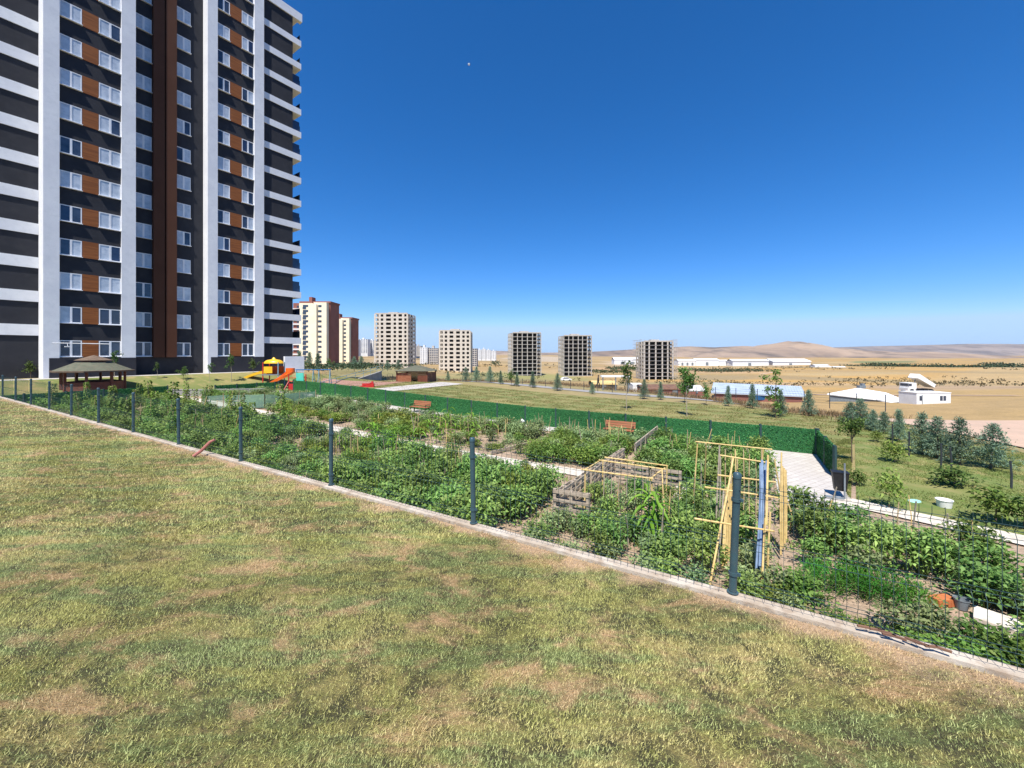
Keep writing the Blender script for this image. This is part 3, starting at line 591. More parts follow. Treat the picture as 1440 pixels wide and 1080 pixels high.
def skel(label, px, wpx, ytop, ybase, Y, fl, bays, style, rot=0, depth=18, sidebays=3, scaf=False, split=None):
    z0 = EYE - (ybase - HY)*Y/F; Wd = wpx*Y/F; H = (ybase - ytop)*Y/F; fh = H/fl
    t = thing('concrete_tower', label, 'unfinished building', (XD(px, Y), Y, z0), rot)
    d = depth; xs = [Wd*(k/sum(bays)) for k in np.concatenate([[0], np.cumsum(bays)])]; xs = [q - Wd/2 for q in xs]
    fr = MB()
    for k in range(fl + 1): fr.bx(-Wd/2, Wd/2, -.25, d, k*fh - .32, k*fh)
    for q in xs:
        cw = (.42 if scaf else .26) if style == 'open' else .45
        fr.bx(q - cw, q + cw, -.2 if style == 'open' else -.1, .6, -3, H - .33); fr.bx(q - cw, q + cw, d - .8, d + .05, -3, H - .33)
    for j in range(1, sidebays):
        yy = d*j/sidebays
        for s in (-1, 1): fr.bx(s*Wd/2 - .4, s*Wd/2 + .4, yy - .4, yy + .4, -3, H - .33)
    fr.build('frame', M['concw' if style == 'punch' else 'conc'], t)
    MB().bx(-Wd*.44, Wd*.44, d*(.42 if style == 'open' else .3), d*.8, -3, H - .4).build('core_wall', M['darkcav'], t)  # near-black core: the shade of the unlit interior is put into its colour
    inf = MB()
    if style == 'punch':
        for k in range(fl):
            for q0, q1 in zip(xs[:-1], xs[1:]):
                wv = q1 - q0; m = .17*wv + .2
                inf.bx(q0 + .02, q1 - .02, -.24, .1, k*fh, k*fh + fh*.27); inf.bx(q0 + .02, q0 + m, -.24, .1, k*fh + fh*.27, k*fh + fh - .33); inf.bx(q1 - m, q1 - .02, -.24, .1, k*fh + fh*.27, k*fh + fh - .33)
                inf.bx(q0 + m + .01, q1 - m - .01, -.22, .1, k*fh + fh*.84, k*fh + fh - .33)
    # side walls with small openings
    for s in ((-1, 1)):
        for k in range(fl):
            for j in range(sidebays):
                y0, y1 = d*j/sidebays + .45, d*(j+1)/sidebays - .45; xx = s*Wd/2; gap = (y1 - y0)*.22
                inf.bx(xx - .14, xx + .14, y0, y1, k*fh, k*fh + fh*.4); inf.bx(xx - .14, xx + .14, y0, y0 + gap, k*fh + fh*.4, (k+1)*fh - .33); inf.bx(xx - .14, xx + .14, y1 - gap, y1, k*fh + fh*.4, (k+1)*fh - .33)
    inf.build('infill_wall', M['concw'], t)
    MB().bx(-Wd*.17, Wd*.12, d*.3, d*.6, H, H + fh*.55).bx(-Wd/2, Wd/2, -.26, .1, H, H + .6).build('parapet', M['conc'], t)
    if scaf:
        sc = MB()
        for q in np.concatenate([np.linspace(-Wd*.62, -Wd*.5, 3), np.linspace(Wd*.5, Wd*.62, 3)]): sc.bx(q - .07, q + .07, -1.9, -1.8, -2, H + 1.5)
        for k in range(fl + 1): sc.bx(-Wd*.62, Wd*.62, -1.9, -1.8, k*fh - .05, k*fh + .07)
        for s in (-1, 1):
            for q in np.linspace(0, d, 6): sc.bx(s*Wd*.62 - .07, s*Wd*.62 + .07, q - .07, q + .07, -2, H + 1.5)
            for k in range(fl + 1): sc.bx(s*Wd*.62 - .07, s*Wd*.62 + .07, -1.8, d, k*fh + .9, k*fh + 1.05)
        sc.build('scaffold', M['conc'], t)
    return t
skel('tallest bare concrete tower with punched window openings, beside the cream blocks', 550, 47, 441, 517, 285, 13, [1, .9, 1.6, .9, 1.2, .8], 'punch', -.06)
skel('bare concrete tower with wide central openings, second of the unfinished row', 639.5, 43, 465, 523, 305, 10, [1, 1, 1.5, 1.5, 1, 1], 'punch', .02)
skel('open concrete frame tower with dark bays, third of the unfinished row', 741, 41, 468, 527, 315, 11, [1, 1, 1.1, 1.1, .9, .9], 'open', .21)
skel('open concrete frame tower with dark bays, fourth of the unfinished row', 812.5, 40, 472, 528.5, 315, 10, [1, .9, 1.1, .9, 1, .9], 'open', .12)
skel('shortest concrete frame wrapped in scaffolding, above the brown farm shed', 926, 40, 480, 534.5, 280, 10, [.9, 1.2, 1.2, 1, .9], 'open', .0, scaf=True)
def highrise(label, px0, px1, ytop, ybase, Y, cols, m='palewall', fl=12, group=None, dark=.5):
    z0 = EYE - (ybase - HY)*Y/F; H = (ybase - ytop)*Y/F; x0, x1 = XD(px0, Y), XD(px1, Y); Wd = x1 - x0
    t = thing('high_rise', label, 'apartment building', (x0, Y, z0), 0, group); MB().bx(0, Wd, 0, 16, -6, H).bx(Wd*.35, Wd*.55, 4, 9, H, H + 3).build('wall', M[m], t)
    fh = H/fl; cw = Wd/cols
    wm = MB().bx(cw*(.5 - dark/2), cw*(.5 + dark/2), -.08, .2, fh*.35, fh*.85).mesh('window', M['dark'])
    n = 0
    for k in range(fl):
        for j in range(cols):
            if n < 95: link('window', wm, t, (cw*j, 0, fh*k)); n += 1
G1 = 'pale high rises far down the plain'
highrise('pale high rise tower just right of the smaller cream block', 492, 503, 478, 497, 760, 3, fl=11, group=G1)
highrise('wide grey and white high rise in the gap left of the tallest concrete tower', 504, 517, 477, 497, 800, 4, fl=12, group=G1)
highrise('narrow white high rise touching the tallest concrete tower', 517.5, 527, 478.5, 497, 820, 3, fl=11, group=G1)
highrise('small white high rise right behind the tallest concrete tower', 573, 583, 483.5, 500, 800, 3, fl=11, group=G1)
highrise('small grey high rise on the ridge between the two punched concrete towers', 583.5, 592, 486.5, 500, 830, 3, fl=10, group=G1, m='conc')
highrise('white end building between the two punched concrete towers', 590.5, 601, 488.5, 516, 480, 3, fl=10, group=G1, dark=.25)
highrise('grey open frame building between the two punched concrete towers', 601.2, 616, 489.5, 516, 484, 5, fl=11, group=G1, m='conc', dark=.72)
highrise('grey open frame building half hidden behind the second concrete tower', 655, 670.5, 490, 521, 440, 5, fl=11, group=G1, m='conc', dark=.72)
for i, (a0, a1, yt) in enumerate(((671, 677, 491.5), (677.5, 683, 490.5), (683.5, 690, 492), (690.5, 697.5, 493.5))):
    highrise(['leftmost of the four white blocks beyond the second concrete tower', 'tallest of the four white blocks beyond the second concrete tower', 'third of the four white blocks beyond the second concrete tower', 'lowest of the four white blocks beyond the second concrete tower'][i], a0, a1, yt, 505, 900, 3, fl=9, group=G1, dark=.3)

# ------------------------------------------------------------------ sheds, farm roofs, container house, dump truck
def shed(label, px0, px1, ytop, ybase, Y, wm='whitepaint', rm='whitepaint', cat='shed', rise=.25, depth=18, doors=2, group=None, name='storage_shed'):
    z0 = EYE - (ybase - HY)*Y/F; H = (ybase - ytop)*Y/F; x0, x1 = XD(px0, Y), XD(px1, Y); W = x1 - x0; e = H*(1 - rise)
    t = thing(name, label, cat, (x0, Y, z0), 0, group); MB().bx(0, W, 0, depth, -4, e).build('wall', M[wm], t)
    o = .02*W; MB().add([(-o, -o, e), (W+o, -o, e), (W+o, depth/2, H), (-o, depth/2, H), (-o, depth+o, e), (W+o, depth+o, e), (-o, -o, e-.25), (W+o, -o, e-.25)], [(0,1,2,3), (3,2,5,4), (6,7,1,0)]).build('roof', M[rm], t)
    for k in range(doors):
        q = W*(k + .6)/(doors + .4); MB().bx(q, q + min(.12*W, 5), -.1, .1, 0, e*.62).build('door', M['steel'], t)
    return t
G2 = 'white sheds in the fields'
shed('long white shed left of the scaffolded frame', 864, 899, 502.5, 514, 640, group=G2)
shed('white shed with grey doors right of the scaffolded frame', 954, 978, 505, 514, 640, doors=3, group=G2)
shed('low white shed between two longer ones', 978.5, 1011, 504, 514, 650, doors=1, group=G2)
shed('low pale shed with a flat roof', 1011.5, 1030, 506, 513, 660, doors=0, group=G2)
shed('bright white double shed in the middle of the field row', 1030.5, 1081, 505, 515, 640, doors=1, group=G2)
shed('large white hall with a dark gate, rightmost and biggest of the field row', 1087, 1140, 504.5, 515, 640, doors=1, rise=.35, depth=30, group=G2)
for i, (a0, a1, yt, yb, lb) in enumerate(((1146, 1166, 512.5, 516.5, 'small cream field hut just right of the large white hall'), (1167, 1190, 515, 520, 'low white greenhouse in front of the dark tree belt'), (1191, 1212, 518, 523, 'second low white greenhouse before the tree belt'), (1238, 1264, 520.5, 523.5, 'thin white greenhouse at the middle of the tree belt'), (1296, 1322, 521.5, 527, 'white farm roof among the scrub by the tree belt'), (1330, 1366, 521.5, 527.5, 'long white farm roof among the scrub'), (1396, 1438, 521.5, 528, 'white gabled farmhouse at the right end of the scrub'))):
    shed(lb, a0, a1, yt, yb, 560, doors=0 if i != 6 else 2, rise=.5 if i == 6 else .3, depth=10, group='white greenhouses and farm roofs')
# metal roofed barn
def corner(px, py, Y): return Vector((XD(px, Y), Y, EYE - (py - HY)*Y/F))
def polyhouse(name, label, cat, roof, front, drop, wm, rm, ribs=0):
    o = Vector((roof[0].x, roof[0].y, tz(roof[0].x, roof[0].y))); t = thing(name, label, cat, o); n = len(roof); R_ = [p - o for p in roof]; dn = Vector((0, 0, -.22))
    m = MB(); m.add([tuple(p) for p in R_], [tuple(range(n))]); m.add([tuple(p) for p in R_] + [tuple(p + dn) for p in R_], [(i, (i+1) % n, (i+1) % n + n, i + n) for i in range(n)])
    if ribs:
        a, b_, c, d = R_[:4]
        for k in range(ribs + 1):
            f = k/ribs; p, q = a + (d - a)*f, b_ + (c - b_)*f; e = Vector((.07, 0, 0)); u = Vector((0, 0, .06)); m.add([tuple(p - e), tuple(q - e), tuple(q + e), tuple(p + e), tuple(p - e + u), tuple(q - e + u), tuple(q + e + u), tuple(p + e + u)], [(4, 5, 6, 7), (0, 1, 5, 4), (2, 3, 7, 6), (3, 0, 4, 7)])
    m.build('roof', M[rm], t); m = MB()
    cen = sum(R_, Vector())/n; W_ = [p + (cen - p)*.06 + dn for p in R_]; m.add([tuple(p) for p in W_] + [(p.x, p.y, -drop) for p in W_], [(i, (i+1) % n, (i+1) % n + n, i + n) for i in range(n)]); m.build('wall', M[wm], t); return t, o
t, o = polyhouse('barn', 'low barn with a large blue grey metal roof below the far lawn', 'barn', [corner(1000, 551.5, 77), corner(1004, 538, 88), corner(1126, 543, 84), corner(1133, 557, 74)], 0, 1.5, 'pinkred', 'tin', 34)
a, b_ = corner(1062, 556, 75.5) - o, corner(1078, 563, 75.2) - o; MB().add([(a.x, a.y, a.z), (b_.x, a.y, a.z), (b_.x, a.y + .1, b_.z), (a.x, a.y + .1, b_.z)], [(0, 1, 2, 3)]).build('tarpaulin', M['blue'], t)
t, o = polyhouse('farm_hall', 'flat white roofed farm hall beside the container cabin', 'farm building', [corner(1163, 553.5, 74), corner(1206, 545.5, 84), corner(1246, 552, 80), corner(1291, 570, 67), corner(1272, 571, 66.5), corner(1232, 561, 71)], 0, 1.0, 'steel', 'whitepaint')
q = corner(1211, 546, 84) - o; MB().box((q.x, q.y, q.z + .3), (1.3, .8, .6)).box((q.x + .3, q.y, q.z + .8), (.6, .6, .4)).build('water_tank', M['steel'], t)
x0, Y0 = P(1289, 572, -3.6); t = thing('container_cabin', 'white container cabin with two small windows beside the dirt track', 'cabin', (x0, Y0, -3.6)); W = XD(1337, Y0) - x0
b = MB(); b.bx(0, W, 0, 3, .12, 2.2)
for k in range(30): b.bx(W*k/30 + .03, W*k/30 + .12, -.025, .0, .2, 2.12)
b.build('body', M['whitepaint'], t); MB().bx(-.06, W+.06, -.06, 3.06, 2.2, 2.3).build('roof', M['whitepaint'], t)
for q in (.08, .68, .78):
    o = MB().bx(W*q, W*q + .42, -.05, .02, 1.0, 1.75).build('window', M['dark'], t)
MB().bx(W*.15, W*.15 + .1, -.06, .02, .3, 1.9).build('door_post', M['steel'], t)
x0, Y0 = P(1277, 555.5, -4.5); t = thing('dump_truck', 'white dump truck with its bed tipped up on the dirt road', 'truck', (x0, Y0, tz(x0, Y0) + .1)); t.scale = (.92, .92, .88)
c = MB(); c.bx(.2, 2.1, 0, 2.4, 1.0, 2.6); c.bx(.0, 2.0, .05, 2.35, .6, 1.3); c.build('cab', M['whitepaint'], t); MB().bx(.15, .9, -.03, .05, 1.75, 2.4).bx(.17, .22, .2, 2.2, 1.75, 2.4).build('window', M['dark'], t)
MB().bx(.3, 6.3, .5, 1.9, .75, 1.0).build('chassis', M['black'], t)
c = MB(); c.add([(2.3, 0, 3.9), (6.6, 0, 1.35), (6.9, 0, 2.2), (2.9, 0, 4.9), (2.3, 2.4, 3.9), (6.6, 2.4, 1.35), (6.9, 2.4, 2.2), (2.9, 2.4, 4.9)], [(0,1,2,3), (7,6,5,4), (0,4,5,1), (1,5,6,2), (3,2,6,7), (0,3,7,4)]).build('bed', M['whitepaint'], t)
MB().bar((2.4, 1.2, 1.0), (3.0, 1.2, 3.4), .1).build('hydraulic_ram', M['steel'], t)
for q in (1.0, 4.6, 5.9):
    for yy in (.12, 2.28): MB().tube([(q, yy - .14, .5), (q, yy + .14, .5)], .5, 18).build('wheel', M['black'], t)
# far farm sheds beyond the walkway
G3 = 'farm sheds below the walkway'
shed('small yellow roofed shed behind the walking person', 834, 868, 536, 546, 85, wm='darkcav', rm='yellowpaint' if 'yellowpaint' in M else 'bamboo', depth=5, doors=1, group=G3, rise=.35)
shed('small white hut right of the yellow roofed shed', 890, 904, 539.5, 549, 84, depth=4, doors=0, group=G3, rise=.15)
shed('long brown roofed shed below the scaffolded frame', 905, 966, 542, 553.5, 80, wm='pinkred', rm='rusty', depth=6, doors=2, group=G3, rise=.4)
shed('low pale roofed shed left of the blue grey barn', 968, 992, 543, 553, 82, wm='pinkred', rm='palewall', depth=5, doors=1, group=G3, rise=.55)
x0, Y0 = XD(797, 150.), 150.; t = thing('parked_car', 'small white car parked beyond the far wire fence', 'car', (x0, Y0, tz(x0, Y0)), .2)
c = MB(); c.add([(-1.9,0,.35), (1.9,0,.35), (1.9,0,.85), (1.1,.1,.95), (.6,.2,1.45), (-1.2,.2,1.45), (-1.8,.1,.95), (-1.9,0,.8), (-1.9,1.6,.35), (1.9,1.6,.35), (1.9,1.6,.85), (1.1,1.5,.95), (.6,1.4,1.45), (-1.2,1.4,1.45), (-1.8,1.5,.95), (-1.9,1.6,.8)], [(0,1,2,3,4,5,6,7), (15,14,13,12,11,10,9,8)]).add([], np.zeros((0,4), int)) if False else None
side = [(-1.9,.35), (1.9,.35), (1.9,.85), (1.1,.95), (.6,1.45), (-1.2,1.45), (-1.8,.95), (-1.9,.8)]; n = len(side)
c = MB().add([(x, 0, z) for x, z in side] + [(x, 1.65, z) for x, z in side], [(i, (i+1) % n, (i+1) % n + n, i + n) for i in range(n)]); c.add([(x, 0, z) for x, z in side], [tuple(range(n))]); c.add([(x, 1.65, z) for x, z in side], [tuple(range(n))[::-1]]); c.build('body', M['whitepaint'], t)
MB().add([(-1.55,-.02,.98), (.95,-.02,.98), (.5,-.02,1.38), (-1.15,-.02,1.38)], [(0,1,2,3)]).build('window', M['dark'], t)
for q in (-1.2, 1.2):
    for yy in (.05, 1.6): MB().tube([(q, yy-.1, .32), (q, yy+.1, .32)], .32, 14).build('wheel', M['black'], t)
# the daytime moon
mo = MB(); d = Vector(((659.5-CX)/F, 1, (HY-90.5)/F)).normalized()*4200
mo.lathe([(9*math.sin(math.pi*k/10) + .001, -9*math.cos(math.pi*k/10)) for k in range(11)], 16)
mo = mo.build('moon', M['palewall'], None, Vector((0, 0, EYE)) + d, smooth=True); tag(mo, 'tiny pale daytime moon high in the blue sky', 'moon')

# ------------------------------------------------------------------ gazebos, play equipment, benches, bin
def gazebo(label, px, Y, z, R, hw, rz=0):
    t = thing('gazebo', label, 'gazebo', (XD(px, Y), Y, z), rz); n = 8; an = [2*math.pi*(k+.5)/n for k in range(n)]
    MB().lathe([(.01, -.6), (R*.88, -.6), (R*.88, .06), (.01, .06)], n).build('floor', M['greypath'], t, rz=math.pi/n)
    for q in an: MB().bx(-.08, .08, -.08, .08, 0, hw).build('post', M['redwood'], t, (R*.8*math.cos(q), R*.8*math.sin(q), 0), q)
    for k in range(n):
        if k == 4: continue
        a0, a1 = an[k], an[(k+1) % n]; p0 = Vector((math.cos(a0), math.sin(a0), 0))*R*.8; p1 = Vector((math.cos(a1), math.sin(a1), 0))*R*.8; d = p1 - p0; m = MB()
        for j in range(16): m.bx(.15 + (d.length-.3)*j/15 - .045, .15 + (d.length-.3)*j/15 + .045, -.015, .015, .1, hw*.46)
        m.bx(0, d.length, -.03, .03, hw*.46, hw*.5); m.bx(0, d.length, -.03, .03, .05, .12); m.build('side_panel', M['redwood'], t, p0, math.atan2(d.y, d.x))
    MB().lathe([(R*.8, hw-.12), (R*.84, hw-.12), (R*.84, hw+.05), (R*.8, hw+.05)], n).build('beam', M['redwood'], t, rz=math.pi/n)
    MB().lathe([(R*1.06, hw-.06), (R*.42, hw+.72), (R*.40, hw+.66), (R*1.03, hw-.12), (R*1.06, hw-.06)], n).build('roof', M['shingle'], t, rz=math.pi/n)
    MB().lathe([(R*1.07, hw-.14), (R*1.08, hw-.02), (R*1.05, hw-.0)], n).build('eaves', M['shingle_edge'], t, rz=math.pi/n)
    MB().lathe([(R*.32, hw+.6), (R*.32, hw+.95)], n).build('lantern_frame', M['redwood'], t, rz=math.pi/n)
    MB().lathe([(R*.5, hw+.84), (R*.2, hw+1.12), (.02, hw+1.28), (.01, hw+1.26), (R*.48, hw+.8), (R*.5, hw+.84)], n).build('roof_cap', M['shingle_edge'], t, rz=math.pi/n)
    MB().lathe([(.02, .72), (.75, .72), (.75, .78), (.02, .78)], n).bx(-.08, .08, -.08, .08, 0, .72).build('table', M['redwood'], t)
    return t
gazebo('octagonal gazebo with a green two tier roof in front of the dark tower', 132, 34.5, 1.62, 2.45, 1.95, .2)
# square gazebo
x, y = P(586, 541.5, .2); t = thing('gazebo', 'square red brown gazebo with slatted walls at the far end of the court', 'gazebo', (x, y, .2), -.12)
for sx in (-1, 1):
    for sy in (-1, 1): MB().bx(-.08, .08, -.08, .08, 0, 2.1).build('post', M['redwood'], t, (sx*2.3, sy*2, 0))
for q0, q1, h in ((-2.2, -.1, 1.85), (.9, 2.2, 1.85)):
    m = MB()
    for k in range(15): m.bx(q0, q1, -2.03, -1.97, .28 + k*.11, .37 + k*.11)
    m.build('slat_wall', M['benchwood' if q0 < 0 else 'redwood'], t)
m = MB()
for k in range(15): m.bx(-2.33, -2.27, -1.9, 1.9, .28 + k*.11, .37 + k*.11); m.bx(2.27, 2.33, -1.9, 1.9, .28 + k*.11, .37 + k*.11); m.bx(-2.2, 2.2, 1.97, 2.03, .28 + k*.11, .37 + k*.11)
m.build('slat_wall', M['redwood'], t)
MB().bx(-2.45, 2.45, -2.15, -2, 2.1, 2.25).bx(-2.45, 2.45, 2, 2.15, 2.1, 2.25).build('beam', M['redwood'], t)
MB().add([(-2.7, -2.4, 2.2), (2.7, -2.4, 2.2), (2.7, 2.4, 2.2), (-2.7, 2.4, 2.2), (-.3, 0, 3.0), (.3, 0, 3.0)], [(0, 1, 5, 4), (2, 3, 4, 5)]).add([(-2.7, -2.4, 2.2), (-2.7, 2.4, 2.2), (-.3, 0, 3.0)], [(1, 0, 2)]).add([(2.7, -2.4, 2.2), (2.7, 2.4, 2.2), (.3, 0, 3.0)], [(0, 1, 2)]).build('roof', M['shingle'], t)
MB().bx(-1.2, .6, -.5, .5, .7, .78).bx(-.5, -.1, -.2, .2, 0, .7).build('table', M['redwood'], t); 
# slide tower
Y = 46; x = XD(385, Y); zg = 1.0
t = thing('play_tower', 'play tower with a yellow canopy, long yellow slide and orange spiral slide', 'slide', (x, Y, zg)); t.scale = (1.02, .74, 1)
def slide(pts, wd, mt, nm='slide'):
    m = MB(); vs = []; fs = []
    for i, p in enumerate(pts):
        p = Vector(p); d = (Vector(pts[min(i+1, len(pts)-1)]) - Vector(pts[max(i-1, 0)])); d.z = 0; s = Vector((-d.y, d.x, 0)).normalized()*wd/2
        for q, h in ((-1.1, .24), (-1, .24), (-.9, 0), (.9, 0), (1, .24), (1.1, .24), (1.1, -.06), (-1.1, -.06)): vs.append(p + s*q + Vector((0, 0, h)))
    for i in range(len(pts)-1):
        for k in range(8): fs.append((i*8+k, i*8+(k+1) % 8, (i+1)*8+(k+1) % 8, (i+1)*8+k))
    m.add([tuple(v) for v in vs], fs); return m.build(nm, M[mt], t)
slide([(-1.0, 0, 1.75), (-1.45, -.1, 1.72), (-2.5, -.3, 1.35), (-3.7, -.6, .75), (-4.2, -.75, .55), (-4.5, -.8, .53)], 1.0, 'yellow')
sp = [(.65 + .95*(1-math.cos(k*.36)) - .0, -.5 - .95*math.sin(k*.36), 1.55 - .14*k) for k in range(10)]
slide([(1.9, -.1, 1.75), (1.75, -.7, 1.5), (1.3, -1.2, 1.15), (.6, -1.5, .75), (0.0, -1.7, .4), (-.3, -1.75, .3)], .8, 'orange', 'spiral_slide')
for sx in (-.85, .85):
    for sy in (-.85, .85): MB().bar((sx, sy, -.2), (sx, sy, 3.0), .06, 8).build('post', M['red'] if sx < 0 else M['ltblue'], t)
MB().bx(-.95, .95, -.95, .95, 1.5, 1.62).build('deck', M['steel'], t)
MB().bx(-.8, .8, .82, .88, 1.62, 2.5).bx(-.88, -.82, .0, .8, 1.62, 2.5).build('side_panel', M['orange'], t); MB().bx(-.75, .2, -.88, -.82, 1.75, 2.5).build('side_panel', M['yellow'], t)
pr = [(1.12, 2.85), (1.08, 3.0), (.92, 3.15), (.7, 3.25), (.25, 3.32), (.12, 3.5), (.02, 3.56)]
m = MB().lathe(pr, 16); m.V[-1] *= np.where((np.arange(len(m.V[-1])) % 16) % 2 == 0, 1.0, .94)[:, None]*np.array([1, 1, 0]) + np.array([0, 0, 1]); m.build('canopy', M['yellow'], t)
MB().tube([(1.75, .3, 1.75), (1.75, .3, 2.3)], .5, 12).build('slide_hood', M['orange'], t)
MB().tube([(2.5, .3, .55), (3.1, -.2, .55)], .62, 14).build('crawl_tube', M['hedgeback'], t)
# climbing frame
Y = 44; t = thing('climbing_frame', 'red climbing frame with a mint green panel behind the net fence', 'climbing frame', (XD(418, Y), Y, .7))
for sx in (-.95, .0, .95): MB().bar((sx, 0, -.1), (sx, 0, 2.0), .06, 8).build('post', M['red'], t)
MB().bx(-.05, .75, -.12, -.06, .75, 2.15).build('panel', M['teal'], t); MB().bx(-.9, -.1, -.08, -.02, .3, .95).bx(.1, 1.4, .3, .36, .3, 1.0).build('step_plate', M['red'], t)
for k in range(4): MB().bar((-.95, 0, .4 + .4*k), (.95, 0, .4 + .4*k), .03, 6).build('rung', M['red'], t)
MB().bar((-.95, 0, 1.2), (-1.2, -.8, 0), .05, 6).build('brace', M['red'], t)
# swing frame
Y = 50; t = thing('swing_frame', 'blue topped steel swing frame right of the climbing frame', 'swing', (XD(445, Y), Y, .6))
MB().bar((-2.6, 0, 2.35), (1.8, 0, 2.35), .07, 8).build('crossbar', M['blue'], t)
for q in (-2.5, -.4, .3, 1.7): MB().bar((q, -.35, -.1), (q, 0, 2.35), .05, 6).build('post', M['ltblue'], t); MB().bar((q, .6, -.1), (q, 0, 2.35), .05, 6).build('post', M['ltblue'], t)
for q in (-1.5, 1.0):
    s = MB().bx(q - .22, q + .22, -.1, .1, .55, .6).build('seat', M['black'], t)
    MB().bar((q - .2, 0, .6), (q - .2, 0, 2.3), .012, 4).build('chain', M['steel'], s); MB().bar((q + .2, 0, .6), (q + .2, 0, 2.3), .012, 4).build('chain', M['steel'], s)
# seesaw
x, y = P(508, 552, .4); t = thing('seesaw', 'red seesaw with a long tilted beam on the court', 'seesaw', (x, y, .4), .15); t.scale = (.8, .8, .8)
MB().bar((-2.3, 0, .15), (1.6, 0, 1.45), .07, 6).build('beam', M['red'], t); MB().bx(-.2, .2, -.25, .25, 0, .75).build('stand', M['red'], t); MB().bx(1.3, 1.7, -.2, .2, 1.38, 1.44).build('seat', M['red'], t)
x, y = P(518, 550, .4); t = thing('spring_rider', 'red spring rider toy beside the seesaw', 'spring rider', (x, y, .4)); MB().bx(-.7, .7, -.15, .15, .5, .95).bx(.4, .6, -.1, .1, .95, 1.2).build('body', M['red'], t); MB().tube([(.2*math.cos(k), .2*math.sin(k), .05*k*.6) for k in range(17)], .03, 5).build('spring', M['black'], t)
# ramp wall with white coping and pale blue rail
x0, y0 = P(432, 553, .6); x1, y1 = P(536, 533, .3); t = thing('ramp_wall', 'grey ramp wall with a white coping and pale blue rail behind the court', 'wall', (x0, y0, .3)); d = Vector((x1-x0, y1-y0, 0))
MB().add([(0,0,-.5), (d.x,d.y,-.5), (d.x,d.y,1.5), (0,0,.15), (0,.4,-.5), (d.x,d.y+.4,-.5), (d.x,d.y+.4,1.5), (0,.4,.15)], [(0,1,2,3), (5,4,7,6), (3,2,6,7)]).build('wall', M['greypath'], t)
MB().add([(0,-.15,.16), (d.x,d.y-.15,1.51), (d.x,d.y+1.6,1.51), (0,1.6,.16), (0,-.15,.06), (d.x,d.y-.15,1.4)], [(0,1,2,3), (4,5,1,0)]).build('coping', M['pave'], t)
for k in range(9): MB().bar((d.x*k/8, d.y*k/8 + .8, .15 + 1.35*k/8), (d.x*k/8, d.y*k/8 + .8, 1.15 + 1.35*k/8), .03, 6).build('post', M['ltblue'], t)
m = MB(); [m.bar((0, .8, .15 + h), (d.x, d.y + .8, 1.5 + h), .03, 6) for h in (.6, 1.0)]; m.build('handrail', M['ltblue'], t)
x0, y0 = P(537, 540, .3); t = thing('rail_fence', 'dark wire fence running from the ramp wall to the square gazebo', 'fence', (x0, y0, .3)); L = XD(567, y0) - x0
for k in range(5): MB().bar((L*k/4, 0, 0), (L*k/4, 0, 1.5), .03, 6).build('post', M['iron'], t)
m = MB(); [m.bar((0, 0, .15 + .135*k), (L, 0, .15 + .135*k), .012, 4) for k in range(11)]; m.build('panel', M['wire'], t)
x0, y0 = P(216, 553.5, 1.2); t = thing('low_wall', 'low grey wall in front of the grass bank below the tower', 'wall', (x0, y0, .9), .12); L = XD(345, y0) - x0; MB().bx(-1.0, L+1, 0, .3, -.5, .6).bx(-1.05, L+1.05, -.04, .34, .6, .66).build('wall', M['greypath'], t)
# benches
def bench(label, p, rz, wd=1.75):
    t = thing('park_bench', label, 'bench', (*p, tz(*p) + .04), rz)
    for k in range(3): MB().bx(-wd/2, wd/2, -.42 + k*.15, -.29 + k*.15, .43, .47).build('seat_slat', M['benchwood'], t)
    for k in range(3): MB().box((0, .1 + k*.028, .58 + k*.13), (wd, .035, .115), rx=-.2).build('back_slat', M['benchwood'], t)
    for s in (-1, 1):
        m = MB(); x = s*(wd/2 - .12); m.bx(x-.03, x+.03, -.4, -.34, 0, .43); m.bx(x-.03, x+.03, .0, .06, 0, .43); m.bx(x-.03, x+.03, -.4, .06, .37, .43); m.bar((x, .05, .4), (x, .2, .95), .025, 6); m.bar((x, -.38, .43), (x, -.38, .62), .02, 6); m.bar((x, -.4, .62), (x, .12, .64), .022, 6); m.build('frame', M['black'], t)
    return t
br = math.atan2(WY, WX)
bench('red brown park bench against the hedge fence beside the pallet rail', ab(-6.6, 23.75), br, 1.8)
bench('light brown park bench against the hedge fence at the left end of the white path', ab(-22.4, 23.6), br, 1.8)
x, y = P(1181, 700); t = thing('trash_bin', 'black tilted bin strapped to a grey post beside the paved path', 'bin', (x, y, .03), -.5)
m = MB(); m.add([(-.24,-.2,.28), (.24,-.2,.28), (.24,.2,.28), (-.24,.2,.28), (-.34,-.26,1.0), (.34,-.26,1.0), (.34,.26,1.0), (-.34,.26,1.0)], [(0,3,2,1), (0,1,5,4), (1,2,6,5), (2,3,7,6), (3,0,4,7)]); m.build('body', M['black'], t)
MB().bx(-.36, .36, -.28, .28, .99, 1.03).build('rim', M['black'], t); t.scale = (.66, .66, .86); MB().bx(.1, .17, -.36, -.29, 0, 1.42).build('post', M['steel'], t)
m = MB(); m.bx(-.7, .1, -.5, -.2, .02, .05); m.build('foot_plate', M['steel'], t)
x, y = P(1286, 706); m = MB(); m.lathe([(.2, .0), (.22, .02), (.20, .05), (.01, .06)], 16, (0,0,0), 0, .7); tag(m.build('plastic_lid', mat('mint_plastic', (.35,.68,.62)), None, (x, y, .0), .3), 'mint green plastic lid lying on the right lawn', 'lid')  # a flat plastic lid lying in the grass
x, y = P(1328, 714); m = MB(); m.lathe([(.01, .0), (.17, .0), (.2, .22), (.215, .22), (.215, .24), (.19, .23), (.16, .03), (.01, .03)], 18); tag(m.build('plastic_tub', M['whitepaint'], None, (x, y, .03), smooth=False), 'white plastic tub standing on the right lawn', 'tub')

